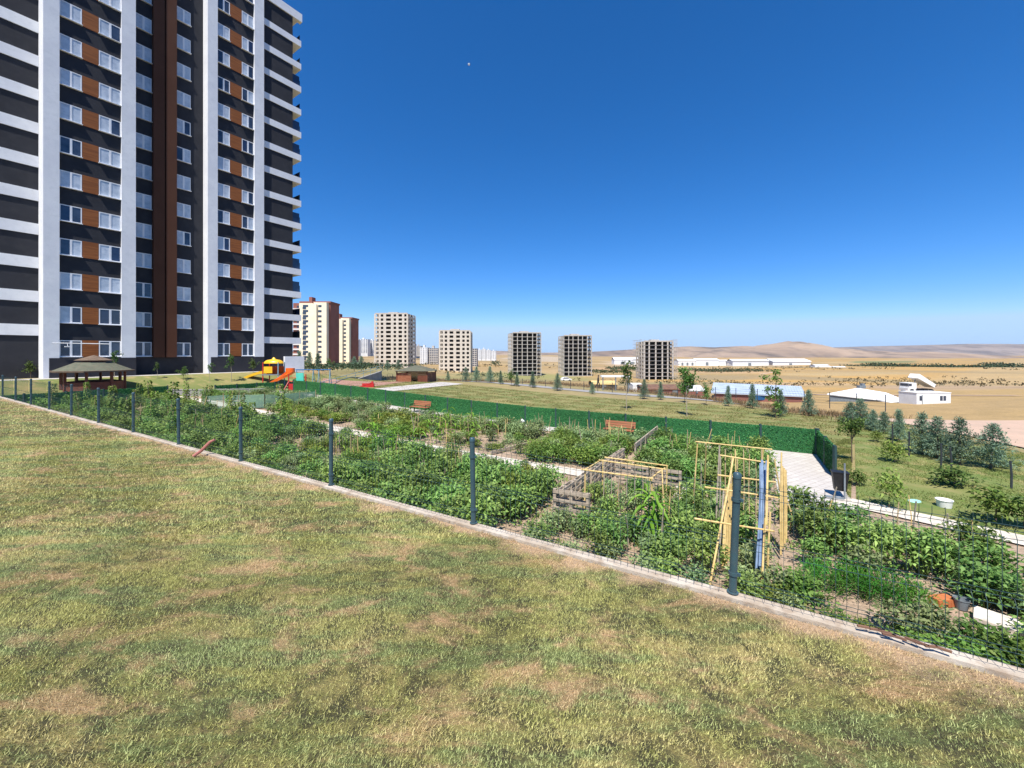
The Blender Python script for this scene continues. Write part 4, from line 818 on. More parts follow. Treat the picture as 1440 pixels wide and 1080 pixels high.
# ------------------------------------------------------------------ garden structures
def upright(name, label, p, h, mt, r=.018, lean_=.06, group=None, cat='stake', top=None):
    m = MB(); m.tube([(0, 0, -.1), (random.gauss(0, lean_)*h*.5, random.gauss(0, lean_)*h*.5, h*.5), (random.gauss(0, lean_)*h, random.gauss(0, lean_)*h, h)], [r, r*.95, r*.85], 6)
    return tag(m.build(name, M[mt], None, (*p, tz(*p))), label, cat, group)
def poles(t, name, lst, mt, r=.024):
    for p0, p1 in lst:
        p0, p1 = Vector(p0), Vector(p1); mid = (p0+p1)/2 + Vector((random.uniform(-.02,.02), random.uniform(-.02,.02), 0)); MB().tube([p0, mid, p1], [r, r*.95, r*.9], 7).build(name, M[mt], t)
# tall bean trellis (posts stand where the photograph's rays meet the bed)
o = Vector((*P(1000, 829), 0)); t = thing('bean_trellis', 'tall yellow bamboo bean trellis behind the nearest fence post', 'trellis', o)
def wp(px, py, Y): return Vector((XD(px, Y), Y, EYE - (py - HY)*Y/F)) - o
A = wp(997, 829, 8.45); A2 = wp(1031, 644, 9.4); Bq = wp(1070, 848, 8.0); B2 = wp(1080, 640, 8.9)
poles(t, 'leg', [(A, A + (A2-A)*.55), (A + (A2-A)*.5, A2), (Bq, Bq + (B2-Bq)*.55), (Bq + (B2-Bq)*.5 + Vector((.05, .02, 0)), B2), (wp(1079, 828, 8.5), wp(1083, 720, 8.6))], 'bamboo', .023)
poles(t, 'leg', [(wp(974, 726, 12.3), wp(981, 622, 12.3)), (wp(990, 700, 13.2), wp(993, 624, 12.6)), (wp(1034, 750, 11.2), wp(1034, 632, 11.2)), (wp(1097, 690, 11.6), wp(1089, 645, 11.6)), (wp(1098, 780, 9.6), wp(1099, 636, 9.8)), (wp(1072, 700, 11.8), wp(1073, 631, 11.8))], 'bamboo', .021)
poles(t, 'leg', [(wp(1006, 760, 10.4), wp(1012, 626, 10.7)), (wp(1010, 756, 10.5), wp(1013, 640, 10.7))], 'palebark', .022)
poles(t, 'upright', [(wp(1018 + 9*k, 740 - 8*(k % 3), 10.4 + .3*(k % 2)), wp(1020 + 8.5*k, 632 + 6*(k % 3), 10.8 + .3*(k % 2))) for k in range(7)], 'stake', .013)
poles(t, 'crossbar', [(wp(978, 621, 12.3), wp(1086, 632, 11.4)), (wp(1012, 640, 10.7), wp(1083, 651, 10.2)), (wp(1009, 668, 10.0), wp(1091, 678, 9.7)), (wp(991, 685, 9.4), wp(1094, 700, 9.0)), (wp(976, 729, 8.6), wp(1089, 747, 8.3))], 'bamboo', .021)
lean1 = []
for k in range(9):
    q = random.random(); lean1.append((wp(1003 + 26*q, 826 - 60*random.random()*q, 8.6 + 1.2*q), wp(1016 + 14*q, 690 - 30*random.random(), 9.0 + .9*q)))
poles(t, 'spare_pole', lean1[:6], 'bamboo', .024); poles(t, 'spare_pole', lean1[6:], 'palebark', .02)
poles(t, 'spare_pole', [(wp(1101 + k*2.2, 770 - 6*k, 9.7 + .05*k), wp(1100 + k*2.4, 655 + 3*k, 9.9)) for k in range(3)], 'bamboo', .026)
b0 = Vector((*P(1062, 844), 0)); t = thing('pipe_bundle', 'bundle of blue grey plastic pipes leaning in the bean trellis', 'pipes', b0)
for k in range(9):
    p0 = wp(1062 + random.uniform(0, 12), 842 - random.uniform(0, 50), 8.3) + o - b0; p1 = wp(1069 + random.uniform(0, 9), 646 + random.uniform(0, 8), 9.2) + o - b0; poles(t, 'pipe', [(p0, p1)], 'pipe', .022)
# low bean frame above the pallet bed
o2 = Vector((*P(822, 735), 0)); t = thing('bean_trellis', 'low bamboo frame over the bed beside the grey pallets', 'trellis', o2)
def wq(px, py, Y): return Vector((XD(px, Y), Y, EYE - (py - HY)*Y/F)) - o2
poles(t, 'leg', [(wq(821, 735, 11.75), wq(823, 660, 11.75)), (wq(937, 690, 13.2), wq(938, 654, 13.2)), (wq(917, 703, 11.6), wq(916, 672, 11.6)), (wq(847, 690, 13.4), wq(848, 646, 13.4)), (wq(935, 735, 11.6), wq(931, 660, 12.3))], 'bamboo', .024)
poles(t, 'crossbar', [(wq(817, 660, 11.7), wq(918, 673, 11.5)), (wq(842, 647, 13.0), wq(936, 660, 12.6)), (wq(850, 643, 13.4), wq(939, 655, 13.2)), (wq(913, 675, 11.5), wq(935, 658, 12.8)), (wq(822, 661, 11.7), wq(845, 647, 13.2))], 'bamboo', .024)
poles(t, 'upright', [(wq(848 + 11*k, 715, 12.6), wq(849 + 11*k, 652 + 1.4*k, 12.6)) for k in range(8)], 'greywood', .016)
# pallets set on edge
def pallet(label, p, rz, H=.9, W=1.2, slats=4, group='grey pallets on edge between the beds'):
    t = thing('wooden_pallet', label, 'pallet', (*p, tz(*p) + .03), rz, group)
    for s in (-1, 1):
        for k in range(slats): MB().bx(-W/2, W/2, s*.065 - .011, s*.065 + .011, H*(k+.55)/slats, H*(k+.55)/slats + .085).build('slat', M['greywood'], t)
    for q in (-W/2 + .05, 0, W/2 - .05): MB().bx(q - .045, q + .045, -.052, .052, 0, H).build('bearer', M['greywood'], t)
    return t
vr = math.atan2(VY, VX)
pallet('grey pallet closing the near end of the pallet rail', (ab(-4.45, 10.9)), br + .1, .95, 1.1)
names = ['first', 'second', 'third', 'fourth', 'fifth', 'sixth', 'seventh', 'eighth']
for k in range(5): pallet('%s grey pallet along the bed edge counted from the fence side' % names[k], ab(-4.95 + .07*k, 11.6 + 1.27*k), vr + random.uniform(-.05, .05), .86 + random.uniform(-.1, .08))
t = thing('wooden_rail', 'weathered grey wooden rail rising towards the hedge fence', 'rail', (*ab(-4.4, 18.3), .02), vr)
MB().bx(0, 5.2, -.03, .03, .72, .9).build('top_rail', M['greywood'], t)
for k in range(6): MB().bx(k, k + .07, -.05, .02, 0, .9).build('post', M['greywood'], t)
m = MB(); [m.bx(.4 + .36*k, .48 + .36*k, .031, .05, .05, .8) for k in range(13)]; m.build('slats', M['greywood'], t)
m = MB(); m.box((0, 0, .05), (.75, 1.5, .07)); tag(m.build('concrete_slab', M['concw'], None, (*P(965, 700), .05), vr - 1.5), 'pale concrete slab lying at the bed edge left of the bean trellis', 'slab')
pallet('pallet leaning across the back of the framed bed', ab(-3.7, 15.0), br, .85, 1.2, 4); pallet('pallet at the right end of the framed bed', ab(-2.5, 15.0), br, .85, 1.0, 4)
x, y = P(1405, 885); m = MB(); m.box((0, 0, .12), (.6, .42, .07), .0, rx=.12); m.box((.05, -.36, .07), (.5, .34, .06), .3, rx=-.3); tag(m.build('concrete_slab', M['concw'], None, (x, y, .03), -.9), 'broken pale concrete slabs on the sandy ground at the right edge', 'slab')
x, y = P(1325, 852); t = thing('brick_block', 'orange hollow brick beside the grey bucket on the bare soil', 'brick', (x, y, .03), .1); t.scale = (.72, .72, .6); m = MB(); m.bx(-.28, .28, -.14, .14, 0, .24); [m.bx(-.27 + .09*k, -.25 + .09*k, -.148, -.14, .01, .23) for k in range(7)]; m.build('block', M['terracotta'], t)
x, y = P(1352, 858); m = MB(); m.lathe([(.01, 0), (.085, 0), (.115, .18), (.122, .18), (.122, .195), (.108, .19), (.08, .02), (.01, .02)], 16); tag(m.build('bucket', M['steel'], None, (x, y, .03)), 'grey bucket beside the orange brick on bare soil', 'bucket')
x, y = P(735, 607); m = MB(); m.lathe([(.01, 0), (.14, .02), (.17, .09), (.10, .2), (.05, .22), (.03, .27), (.01, .26)], 9, sy=.6); tag(m.build('plastic_bag', M['whitepaint'], None, (x, y + 1.2, .35), smooth=True), 'white plastic bag tied among the dry stakes', 'bag')
for lb, pa, pb in (('grey plank edging the weedy bed by the second fence gap', P(475, 640), P(560, 622)), ('rusty plank propped behind the second fence post', P(425, 629), P(470, 622)), ('dark plank across the bare soil patch', P(690, 641), P(745, 627)), ('pale plank edging the bed in front of the light brown bench', P(533, 607), P(580, 597))):
    d = Vector((pb[0]-pa[0], pb[1]-pa[1], 0)); m = MB().bx(0, d.length, -.03, .03, 0, .16); tag(m.build('plank', M['greywood'], None, (*pa, tz(*pa) + .06), math.atan2(d.y, d.x)), lb, 'plank')
SG = 'thin wooden plant stakes in the beds'
lbl = 'thin wooden stake standing among the vegetables'
def stakes(a0, a1, b0, b1, n, h0=.6, h1=1.3, mt=('stake', 'bamboo', 'palebark')):
    for k in range(n):
        upright('garden_stake', lbl, ab(random.uniform(a0, a1), random.uniform(b0, b1)), random.uniform(h0, h1), random.choice(mt), random.uniform(.012, .022), .05, SG)
stakes(-13, -5.5, 21.4, 22.8, 26, .8, 1.4); stakes(-16.5, -12.2, 19.5, 21.6, 14, .7, 1.2); stakes(-19, -9, 10.5, 15.0, 46, .6, 1.3); stakes(-18, -13, 16.5, 20, 12, .8, 1.6); stakes(-34, -22, 9, 14, 14, 1.0, 1.9); stakes(-3.4, .4, 19, 22.5, 20, .8, 1.3)
stakes(1, 4.5, 13.2, 15.2, 8, .8, 1.2); stakes(-9, -5.5, 17.5, 22, 8, .8, 1.3); stakes(-4, -1, 10, 14.5, 10, .8, 1.5); stakes(-30, -20, 17, 22, 8, .7, 1.2)
G4 = 'dark posts of the outer fence on the right'
for i, (qx, qy, h, s) in enumerate(((1422, 690, 1.05, .9), (1278, 645, 1.25, .8), (1323, 665, 1.2, .8), (1337, 668, 1.1, .8), (1255, 632, 1.3, .8))):
    q = P(qx, qy, -.05); upright('fence_post', ['thick dark post right of the last conifer', 'dark post left of the conifer group', 'dark post between the second and third large conifer', 'thin dark post beside the third large conifer', 'dark post behind the light green shrub'][i], q, h, 'iron', .036, .02, G4, 'post')

# ------------------------------------------------------------------ plants
def rv(n): v = rng.normal(size=(n, 3)); return v/np.linalg.norm(v, axis=1, keepdims=True)
def dome(n, R, H, L, W, mb, low=.05, mi=0, droop=.25, lobes=4):
    th = rng.random(n)*2*math.pi; u = rng.random(n)**.7; rad = (.25 + .75*rng.random(n)**.5)
    lob = 1 + .22*np.sin(lobes*th + rng.random()*6) 
    z = low + H*u; r = R*rad*np.sqrt(np.clip(1 - (u*.92)**2.2, .05, 1))*lob
    p = np.stack([r*np.cos(th), r*np.sin(th), z + rng.normal(0, .03, n)*H], 1)
    # clumps: pull towards a few sprig centres
    k = max(6, n//22); cidx = rng.integers(0, n, k); cs = p[cidx]; a = cs[rng.integers(0, k, n)]; p = p*.42 + a*.58 + rng.normal(0, L*.6, (n, 3)); p[:, 2] = np.abs(p[:, 2])
    out = np.stack([np.cos(th), np.sin(th), np.full(n, .35)], 1); d = out + rv(n)*.75; d[:, 2] -= droop; nn = rv(n)*.6 + np.array([0, 0, 1.])
    mb.leaves(p, d, nn, L*rng.uniform(.6, 1.35, n), W*rng.uniform(.7, 1.25, n), mi)
def bushy(name, n, R, H, L, W, mt, stems=5, droop=.25):
    out = []
    for k in range(5):
        mb = MB(); dome(n, R, H, L, W, mb, droop=droop, lobes=3 + k % 3)
        for j in range(stems):
            an = j*6.28/stems + random.random()*.4; rr_ = R*(.9 if j < 5 else .4)*(.8 + .2*random.random()); mb.tube([(0, 0, -.05), (rr_*.5*math.cos(an), rr_*.5*math.sin(an), H*.45), (rr_*math.cos(an), rr_*math.sin(an), H*.9)], [.012, .01, .005], 4, 1, cap=False)
        out.append(mb.mesh(name, [M[mt], M['stem']]))
    return out
def place(name, meshes, p, sc, label, cat, group, dz=.0):
    o = bpy.data.objects.new(name, random.choice(meshes)); C.objects.link(o); o.location = (*p, tz(*p) + dz); o.rotation_euler = (random.gauss(0, .05), random.gauss(0, .05), random.random()*6.28)
    s = sc*random.uniform(.82, 1.28); o.scale = (s*random.uniform(.9, 1.12), s*random.uniform(.9, 1.12), s*random.uniform(.85, 1.15)); return tag(o, label, cat, group)
TOM = bushy('tomato_plant', 640, .58, .78, .115, .058, 'tomato', 9); TOM2 = bushy('pepper_plant', 420, .46, .62, .10, .052, 'tomato2', 9); POT = bushy('potato_plant', 560, .62, .52, .10, .06, 'potato', 9)
CAR = bushy('carrot_plant', 420, .45, .42, .11, .02, 'carrot', 8, -.3); YEL = bushy('chard_plant', 240, .5, .42, .14, .08, 'yellowleaf', 8); DRY = bushy('withered_plant', 130, .4, .55, .12, .03, 'dryleaf', 7)
SQU = []
for k in range(3):
    mb = MB(); n = 26; th = rng.random(n)*6.28; r = .75*np.sqrt(rng.random(n)); h = .25 + .3*rng.random(n); p = np.stack([r*np.cos(th), r*np.sin(th), h], 1)
    for j in range(3):
        dd = np.stack([np.cos(th + (j-1)*.8), np.sin(th + (j-1)*.8), np.full(n, -.12)], 1); mb.leaves(p, dd, np.tile([0, 0, 1.], (n, 1)) + rv(n)*.25, .24*rng.uniform(.8, 1.2, n), .2)
    for q in p: mb.tube([(q[0]*.3, q[1]*.3, 0), tuple(q)], .01, 4, 1, cap=False)
    SQU.append(mb.mesh('squash_plant', [M['squash'], M['stem']]))
def cornmesh(h, n=11):
    mb = MB(); mb.tube([(0, 0, -.05), (.01, 0, h*.5), (0, .02, h*.88)], [.02, .016, .008], 6, 1)
    for k in range(n):
        z = h*(.12 + .72*k/n); an = k*2.5 + random.gauss(0, .3); L = h*random.uniform(.38, .52); seg = 7; vs = []
        for j in range(seg+1):
            s = j/seg; rr_ = L*(s*.78); zz = z + L*(.75*s - 1.05*s*s); wv = .08*h*.75*math.sin(math.pi*min(s*.9 + .12, 1))**.7*.5*(1.0 if h > 1.2 else 1.3); c, sn = math.cos(an), math.sin(an)
            vs += [(rr_*c - wv*sn, rr_*sn + wv*c, zz + .015), (rr_*c, rr_*sn, zz - .012), (rr_*c + wv*sn, rr_*sn - wv*c, zz + .015)]
        mb.add(vs, [(3*j + q, 3*j + q + 1, 3*j + q + 4, 3*j + q + 3) for j in range(seg) for q in (0, 1)], 0, np.full(len(vs), random.random()))
    for k in range(5): mb.tube([(0, .02, h*.86), (.06*math.cos(k*1.3), .06*math.sin(k*1.3), h)], .004, 4, 0, cap=False)
    return mb.mesh('corn_plant', [M['corn'], M['stem']])
CORN = [cornmesh(1.35), cornmesh(1.1), cornmesh(1.5)]
def vinemesh(H):
    mb = MB(); mb.tube([(0, 0, 0), (.02, .02, H*.5), (0, .03, H)], .016, 5, 1); n = 230; z = H*rng.random(n)**.8; th = rng.random(n)*6.28; r = .06 + .26*rng.random(n)*(1.15 - z/H)
    p = np.stack([r*np.cos(th), r*np.sin(th), z], 1); d = np.stack([np.cos(th), np.sin(th), np.full(n, -.4)], 1) + rv(n)*.5; mb.leaves(p, d, rv(n)*.5 + np.array([0, 0, 1.]), .13, .09)
    return mb.mesh('bean_vine', [M['potato'], M['stake']])
VIN = [vinemesh(1.7), vinemesh(1.4), vinemesh(2.0)]
KIND = {
 't': ('tomato_plant', TOM, 'dark green bushy tomato plant growing in a garden bed', 'tomato plant', 'tomato plants in the beds'),
 'p': ('pepper_plant', TOM2, 'grey green pepper plant growing in a garden bed', 'pepper plant', 'pepper plants in the beds'),
 'o': ('potato_plant', POT, 'bright green low leafy plant growing in a garden bed', 'leafy plant', 'leafy plants in the beds'),
 'c': ('carrot_plant', CAR, 'bright feathery carrot plant in the right hand bed', 'carrot plant', 'carrot plants in the beds'),
 'y': ('chard_plant', YEL, 'yellow green leafy plant growing in a garden bed', 'salad plant', 'yellow green plants in the beds'),
 'd': ('withered_plant', DRY, 'withered straw coloured plant in a garden bed', 'withered plant', 'withered plants in the beds'),
 's': ('squash_plant', SQU, 'squash plant with big rounded leaves in a garden bed', 'squash plant', 'squash plants in the beds'),
 'v': ('bean_vine', VIN, 'green bean vine climbing a stake in the left garden beds', 'bean vine', 'bean vines on stakes'),
 'm': ('corn_plant', CORN, 'young corn plant with arching leaves in a garden bed', 'corn plant', 'corn plants in the beds'),
}
COUNT = {}
def bed(a0, a1, b0, b1, sa, sb, kinds, sc=1.0, skip=.06, jit=.22, cond=None):
    b = b0
    while b <= b1:
        a = a0
        while a <= a1:
            if random.random() > skip:
                k = random.choice(kinds)
                for alt in 'pto':
                    if COUNT.get(k, 0) >= 285: k = alt
                q = ab(a + random.gauss(0, sa*jit), b + random.gauss(0, sb*jit))
                if (cond is None or cond(*toab(*q))) and not (-24.2 < toab(*q)[0] < -20.4 and toab(*q)[1] > 21.2) and COUNT.get(k, 0) < 290:
                    nm, ms_, lb, ct, gp = KIND[k]; place(nm, ms_, q, sc, lb, ct, gp); COUNT[k] = COUNT.get(k, 0) + 1
            a += sa
        b += sb
# right of the pallets
bed(-3.6, .5, 16.4, 22.8, .78, .8, 'tottp', 1.02, .04); bed(-4.3, -1.9, 11.4, 14.6, .66, .66, 'ppot', .78, .1); bed(-4.6, -1.5, 8.7, 11.0, .66, .62, 'ppt', .78, .1)
bed(-1.5, .3, 9.0, 15.2, .68, .72, 'tpt', .88, .06); bed(-3.0, -1.4, 16.8, 20.0, 1.1, 1.1, 's', .9, .2)
# the right hand bed
bed(1.2, 7.0, 12.0, 15.0, .66, .76, 'tttp', .95, .10, .16, cond=lambda a, b: b < 15.0 - (a - 1)*.36)
bed(4.4, 9.2, 9.6, 12.6, .68, .68, 'ttp', .95, .1, .16, cond=lambda a, b: b < 15.0 - (a - 1)*.36); bed(1.4, 5.0, 11.5, 11.6, .62, .5, 'tp', .8, .12); bed(1.25, 2.9, 10.6, 11.0, .4, .38, 'c', .85, .0, .12)
bed(2.4, 4.4, 9.15, 9.6, .5, .4, 'op', .75, .1); bed(1.2, 1.9, 9.3, 9.7, .5, .4, 'o', .5, .2); bed(4.4, 5.6, 8.4, 9.2, .6, .5, 'op', .7, .1); bed(.3, .9, 9.3, 10.4, .5, .5, 'op', .8, .1)
# near beds, right of the frame to the far left
bed(-12.8, -5.4, 8.6, 13.5, .74, .72, 'tttttto', 1.08, .03, cond=lambda a, b: not (a > -5.6 and b > 10.5))
bed(-11.5, -8.0, 8.8, 10.3, .7, .65, 'oot', .95, .05)
bed(-20.0, -13.6, 8.6, 10.6, .8, .75, 'ottppo', .9, .05); bed(-19.5, -13.6, 11.0, 14.8, .75, .72, 'oydtoptym', .85, .12); bed(-12.6, -7.0, 14.0, 14.9, .75, .5, 'dtyp', .75, .15)
bed(-31.0, -20.6, 7.8, 14.6, .82, .8, 'ttttop', 1.0, .05); bed(-43.0, -31.6, 6.8, 14.4, 1.0, 1.0, 'ttovp', .95, .22)
bed(-38, -22, 8.5, 14.5, 2.6, 1.9, 'v', 1.0, .25); bed(-17.5, -14.8, 13.2, 15.0, .6, .6, 'm', .85, .1)
# beds beyond the central path
bed(-43, -31, 17.2, 22.6, 1.0, .95, 'tptop', .95, .08); bed(-31, -23, 17.0, 18.4, .9, .75, 'yyo', .9, .1); bed(-31, -23, 18.8, 22.6, .9, .85, 'tttp', 1.05, .03)
bed(-22.4, -17.0, 16.9, 22.4, .82, .78, 'oytop', 1.0, .06); bed(-16.6, -10.6, 20.4, 22.6, .8, .75, 'ttp', 1.1, .03); bed(-16.8, -13.0, 17.0, 20.2, .85, .8, 'otmmydm', .95, .1)
bed(-12.6, -9.2, 17.2, 20.0, .95, .85, 'oyp', .75, .3); bed(-8.9, -5.2, 16.8, 20.8, .72, .72, 'otoo', 1.05, .03); bed(-9.5, -4.8, 21.0, 22.5, .75, .7, 'ttp', .95, .05)
q = P(912, 762); o = bpy.data.objects.new('corn_plant', cornmesh(1.75, 24)); C.objects.link(o); o.location = (*q, 0); tag(o, 'tall bright green corn plant in front of the low bamboo frame', 'corn plant', 'corn plants in the beds')
o.scale = (1.0, 1.0, .95); o2_ = bpy.data.objects.new('corn_plant', cornmesh(1.5, 20)); C.objects.link(o2_); o2_.location = (q[0] + .18, q[1] - .12, 0); tag(o2_, 'second bright corn plant pressed against the tallest corn plant', 'corn plant', 'corn plants in the beds')
# low weeds between everything: one mass
wm_ = MB(); n = 9000; a = rng.uniform(-45, 6, n); b_ = rng.uniform(7.5, 23, n); k = (np.sin(a*.9 + b_*.5) + np.sin(b_*1.7 - a*.3) > -.2) & ~((b_ > 15.2) & (b_ < 16.5)) & ~((a > 1) & (b_ > 15)) & (rng.random(n) < .8); a, b_ = a[k], b_[k]; n = len(a)
k2 = ~((a > .9) & (b_ < 12.5)); a, b_ = a[k2], b_[k2]; n = len(a)
wx, wy = ab(a, b_); base = np.stack([wx, wy, terr(wx, wy) + .01], 1); 
for j in range(7): wm_.leaves(base + rng.normal(0, .07, (n, 3))*np.array([1, 1, .1]), rv(n) + np.array([0, 0, .9]), rv(n), .14*rng.uniform(.5, 1.3, n), .035)
tag(wm_.build('weeds', M['potato']), kind='stuff')
wm_ = MB(); n = 5200; ang = rng.uniform(0, 1, n); xx = rng.uniform(-28, 62, n); yy = rng.uniform(20, 95, n); e = np.interp(np.clip(xx/yy, -1.4, 1.3), T_, E_); k = (yy > e + 1.5) & (yy < e + 22) & ~((xx/yy > .9) & (yy < 44)); xx, yy = xx[k], yy[k]; n = len(xx); base = np.stack([xx, yy, terr(xx, yy)], 1)
for j in range(16): wm_.leaves(base + rng.normal(0, .28, (n, 3))*np.array([1, 1, .15]), rv(n)*.6 + np.array([0, 0, 1.]), rv(n), .6*rng.uniform(.4, 1.3, n), .05)
tag(wm_.build('dry_scrub', M['scrub']), kind='stuff')

# ------------------------------------------------------------------ trees and shrubs
def spruce_meshes(H, R, seed):
    r = np.random.default_rng(seed); mb = MB(); tk = MB().tube([(0, 0, -.05), (.02, 0, H*.5), (0, 0, H*.97)], [.045, .03, .006], 7).mesh('trunk', M['bark'])
    nb = int(64*H/1.9)
    for k in range(nb):
        u = (k + .5)/nb; z = H*(.10 + .88*u); L = R*1.15*(1 - u)**1.0*r.uniform(.65, 1.2) + .07; an = k*2.4 + r.normal(0, .3); m = int(60*L/R) + 14; s = r.random(m)**.8
        ax = np.array([math.cos(an), math.sin(an), .32 + .5*u]); p = np.array([0, 0, z]) + s[:, None]*L*ax - np.array([0, 0, 1.])*(s**2*L*.35)[:, None] + r.normal(0, .05, (m, 3))
        d = ax + r.normal(0, .75, (m, 3)); mb.leaves(p, d, r.normal(size=(m, 3)), .10*r.uniform(.6, 1.2, m), .032)
    return mb.mesh('crown', M['spruce']), tk
SPR = [spruce_meshes(2.0, .62, 1), spruce_meshes(1.9, .7, 2), spruce_meshes(1.7, .5, 3), spruce_meshes(2.1, .42, 4)]
def tree(name, label, p, meshes, sc, group=None, cat='tree', z=None):
    t = thing(name, label, cat, (*p, tz(*p) if z is None else z), random.random()*6.28, group); t.scale = (sc, sc, sc) if not hasattr(sc, '__len__') else sc
    link('crown', meshes[0], t); link('trunk', meshes[1], t); return t
def leafy(H, R, cz, n, L, seed, mt='treeleaf', tr=.022, slim=1.0, bark='bark'):
    r = np.random.default_rng(seed); mb = MB(); k = 16; cs = r.normal(0, .42, (k, 3))*np.array([R, R, (H - cz)*.5*slim]) + np.array([0, 0, cz + (H - cz)*.42])
    p = cs[r.integers(0, k, n)] + r.normal(0, R*.2, (n, 3)); d = r.normal(size=(n, 3)) + np.array([0, 0, -.3]); mb.leaves(p, d, r.normal(size=(n, 3))*.7 + np.array([0, 0, 1.]), L*r.uniform(.6, 1.3, n), L*.6)
    tk = MB().tube([(0, 0, -.05), (.015*H, 0, H*.45), (0, .01*H, H*.9)], [tr, tr*.8, tr*.3], 7)
    for c in cs[:9]: tk.tube([(0, 0, cz*.9 + (H-cz)*.1*random.random()), tuple(c)], [tr*.4, tr*.15], 5, cap=False)
    return mb.mesh('crown', M[mt]), tk.mesh('trunk', M[bark])
LEA = [leafy(2.5, .55, 1.05, 520, .13, 1), leafy(2.6, .35, 1.2, 330, .12, 2, bark='palebark'), leafy(2.0, .5, .5, 420, .13, 3), leafy(4.1, .6, .9, 520, .19, 4, slim=1.2, mt='potato')]
# conifers on the right
GC = 'young blue green conifers along the right lawn edge'
for i, (qx, qy, top, v, wsc, lb) in enumerate((
    (1393, 661, 598, 1, 1.15, 'blue green conifer leaning right, last before the thick dark post'), (1350, 655, 589, 0, 1.0, 'tall blue green conifer second from the thick dark post'), (1318, 646, 588, 1, 1.0, 'broad conifer in the middle of the large group'), (1297, 640, 582, 0, .95, 'conifer at the left of the large group'),
    (1264, 622, 577, 3, .9, 'slim conifer between dark posts on the track side'), (1243, 611, 580, 2, 1.0, 'dark conifer left of the slim one'), (1228, 607, 577, 0, 1.05, 'conifer in the middle of the left cluster'), (1210, 602, 562, 1, 1.1, 'tall pale conifer in the left cluster'), (1196, 597, 566, 2, 1.2, 'green conifer at the left end of the cluster'))):
    p = P(qx, qy, -.02); h = (qy - top)*p[1]/F; m0 = (2.0, 1.9, 1.7, 2.1)[v]; s = h/m0; t = tree('conifer_tree', lb, p, SPR[v], (s*wsc, s*wsc, s), GC)
    if i == 0: t.rotation_euler = (0, .10, .3)
tree('young_tree', 'small broadleaf tree on a bare trunk right of the hedge fence end', P(1198, 651), LEA[0], 1.02)
tree('young_tree', 'thin staked sapling on the far lawn above the red brown bench', P(881, 577), LEA[1], 1.75)
tree('young_tree', 'thin staked sapling on the far lawn above the pallet rail', P(966, 586), leafy(2.6, .45, 1.5, 520, .14, 9, bark='palebark'), 1.5)
tree('young_tree', 'tall slender light green tree in front of the metal roofed barn', P(1091, 588), LEA[3], 1.0)
for lb, (qx, qy), s, v in (('round bush with large leaves at the lower right of the lawn', (1400, 737), 1.05, 0), ('wide leafy shrub below the large conifers', (1342, 683), .95, 1), ('light green shrub in the middle of the right lawn', (1258, 651), .9, 2), ('thin shrub near the mint green lid', (1250, 716), 1.0, 0), ('small rosy shrub behind the black bin', (1205, 683), .6, 1), ('low shrub under the left conifers', (1232, 622), .6, 2), ('leafy shrub half cut off at the right edge', (1440, 745), .9, 1)):
    mb = MB(); dome(420, .62, .95, .14, .085, mb, .08, 0, .3, 3 + v); mb.tube([(0, 0, -.05), (.03, 0, .5)], .02, 5, 1)
    if v == 1 and s > .9: mb.V[0] = mb.V[0]*np.array([1.7, 1.0, .75])
    if 'thin' in lb: mb.V[0] = mb.V[0]*np.array([.75, .75, 1.15])
    x, y = P(qx, qy); o = mb.build('shrub', [M['potato'] if v != 1 else M['treeleaf'], M['bark']], None, (x, y, tz(x, y)), .4*v); o.scale = (s, s, s); tag(o, lb, 'shrub', 'shrubs on the right lawn')
# row along the far walkway
GR = 'young trees along the far walkway'
row = [(611, 538, 2.0, 2), (630, 538, 2.2, 0), (655, 541, 3.0, 1), (670, 542, 3.2, 0), (689, 543, 3.3, 0), (704, 545, 2.6, 3), (719, 547, 3.4, 5), (727, 547, 2.6, 3), (749, 548, 3.0, 3), (784, 551, 3.0, 0), (833, 554, 1.9, 2), (906, 560, 2.9, 0), (929, 561, 2.6, 3), (963, 565, 3.8, 5), (993, 568, 3.1, 5), (1024, 570, 2.6, 3), (1058, 573, 3.0, 3), (1137, 581, 2.9, 0), (1098, 584, 2.7, 0)]
wds = ['first', 'second', 'third', 'fourth', 'fifth', 'sixth', 'seventh', 'eighth', 'ninth', 'tenth', 'eleventh', 'twelfth', 'thirteenth', 'fourteenth', 'fifteenth', 'sixteenth', 'seventeenth', 'last', 'next to last']
for i, (qx, qy, h, v) in enumerate(row):
    p = P(qx, qy, .1); m = LEA[2] if v == 5 else SPR[v]; m0 = 2.0 if v == 5 else (2.0, 1.9, 1.7, 2.1)[v]
    tree('young_tree' if v == 5 else 'conifer_tree', '%s %s along the far walkway counted from the square gazebo' % (wds[i], 'round topped young tree' if v == 5 else 'slim conifer'), p, m, (h/m0*.62, h/m0*.62, h/m0*.74), GR)
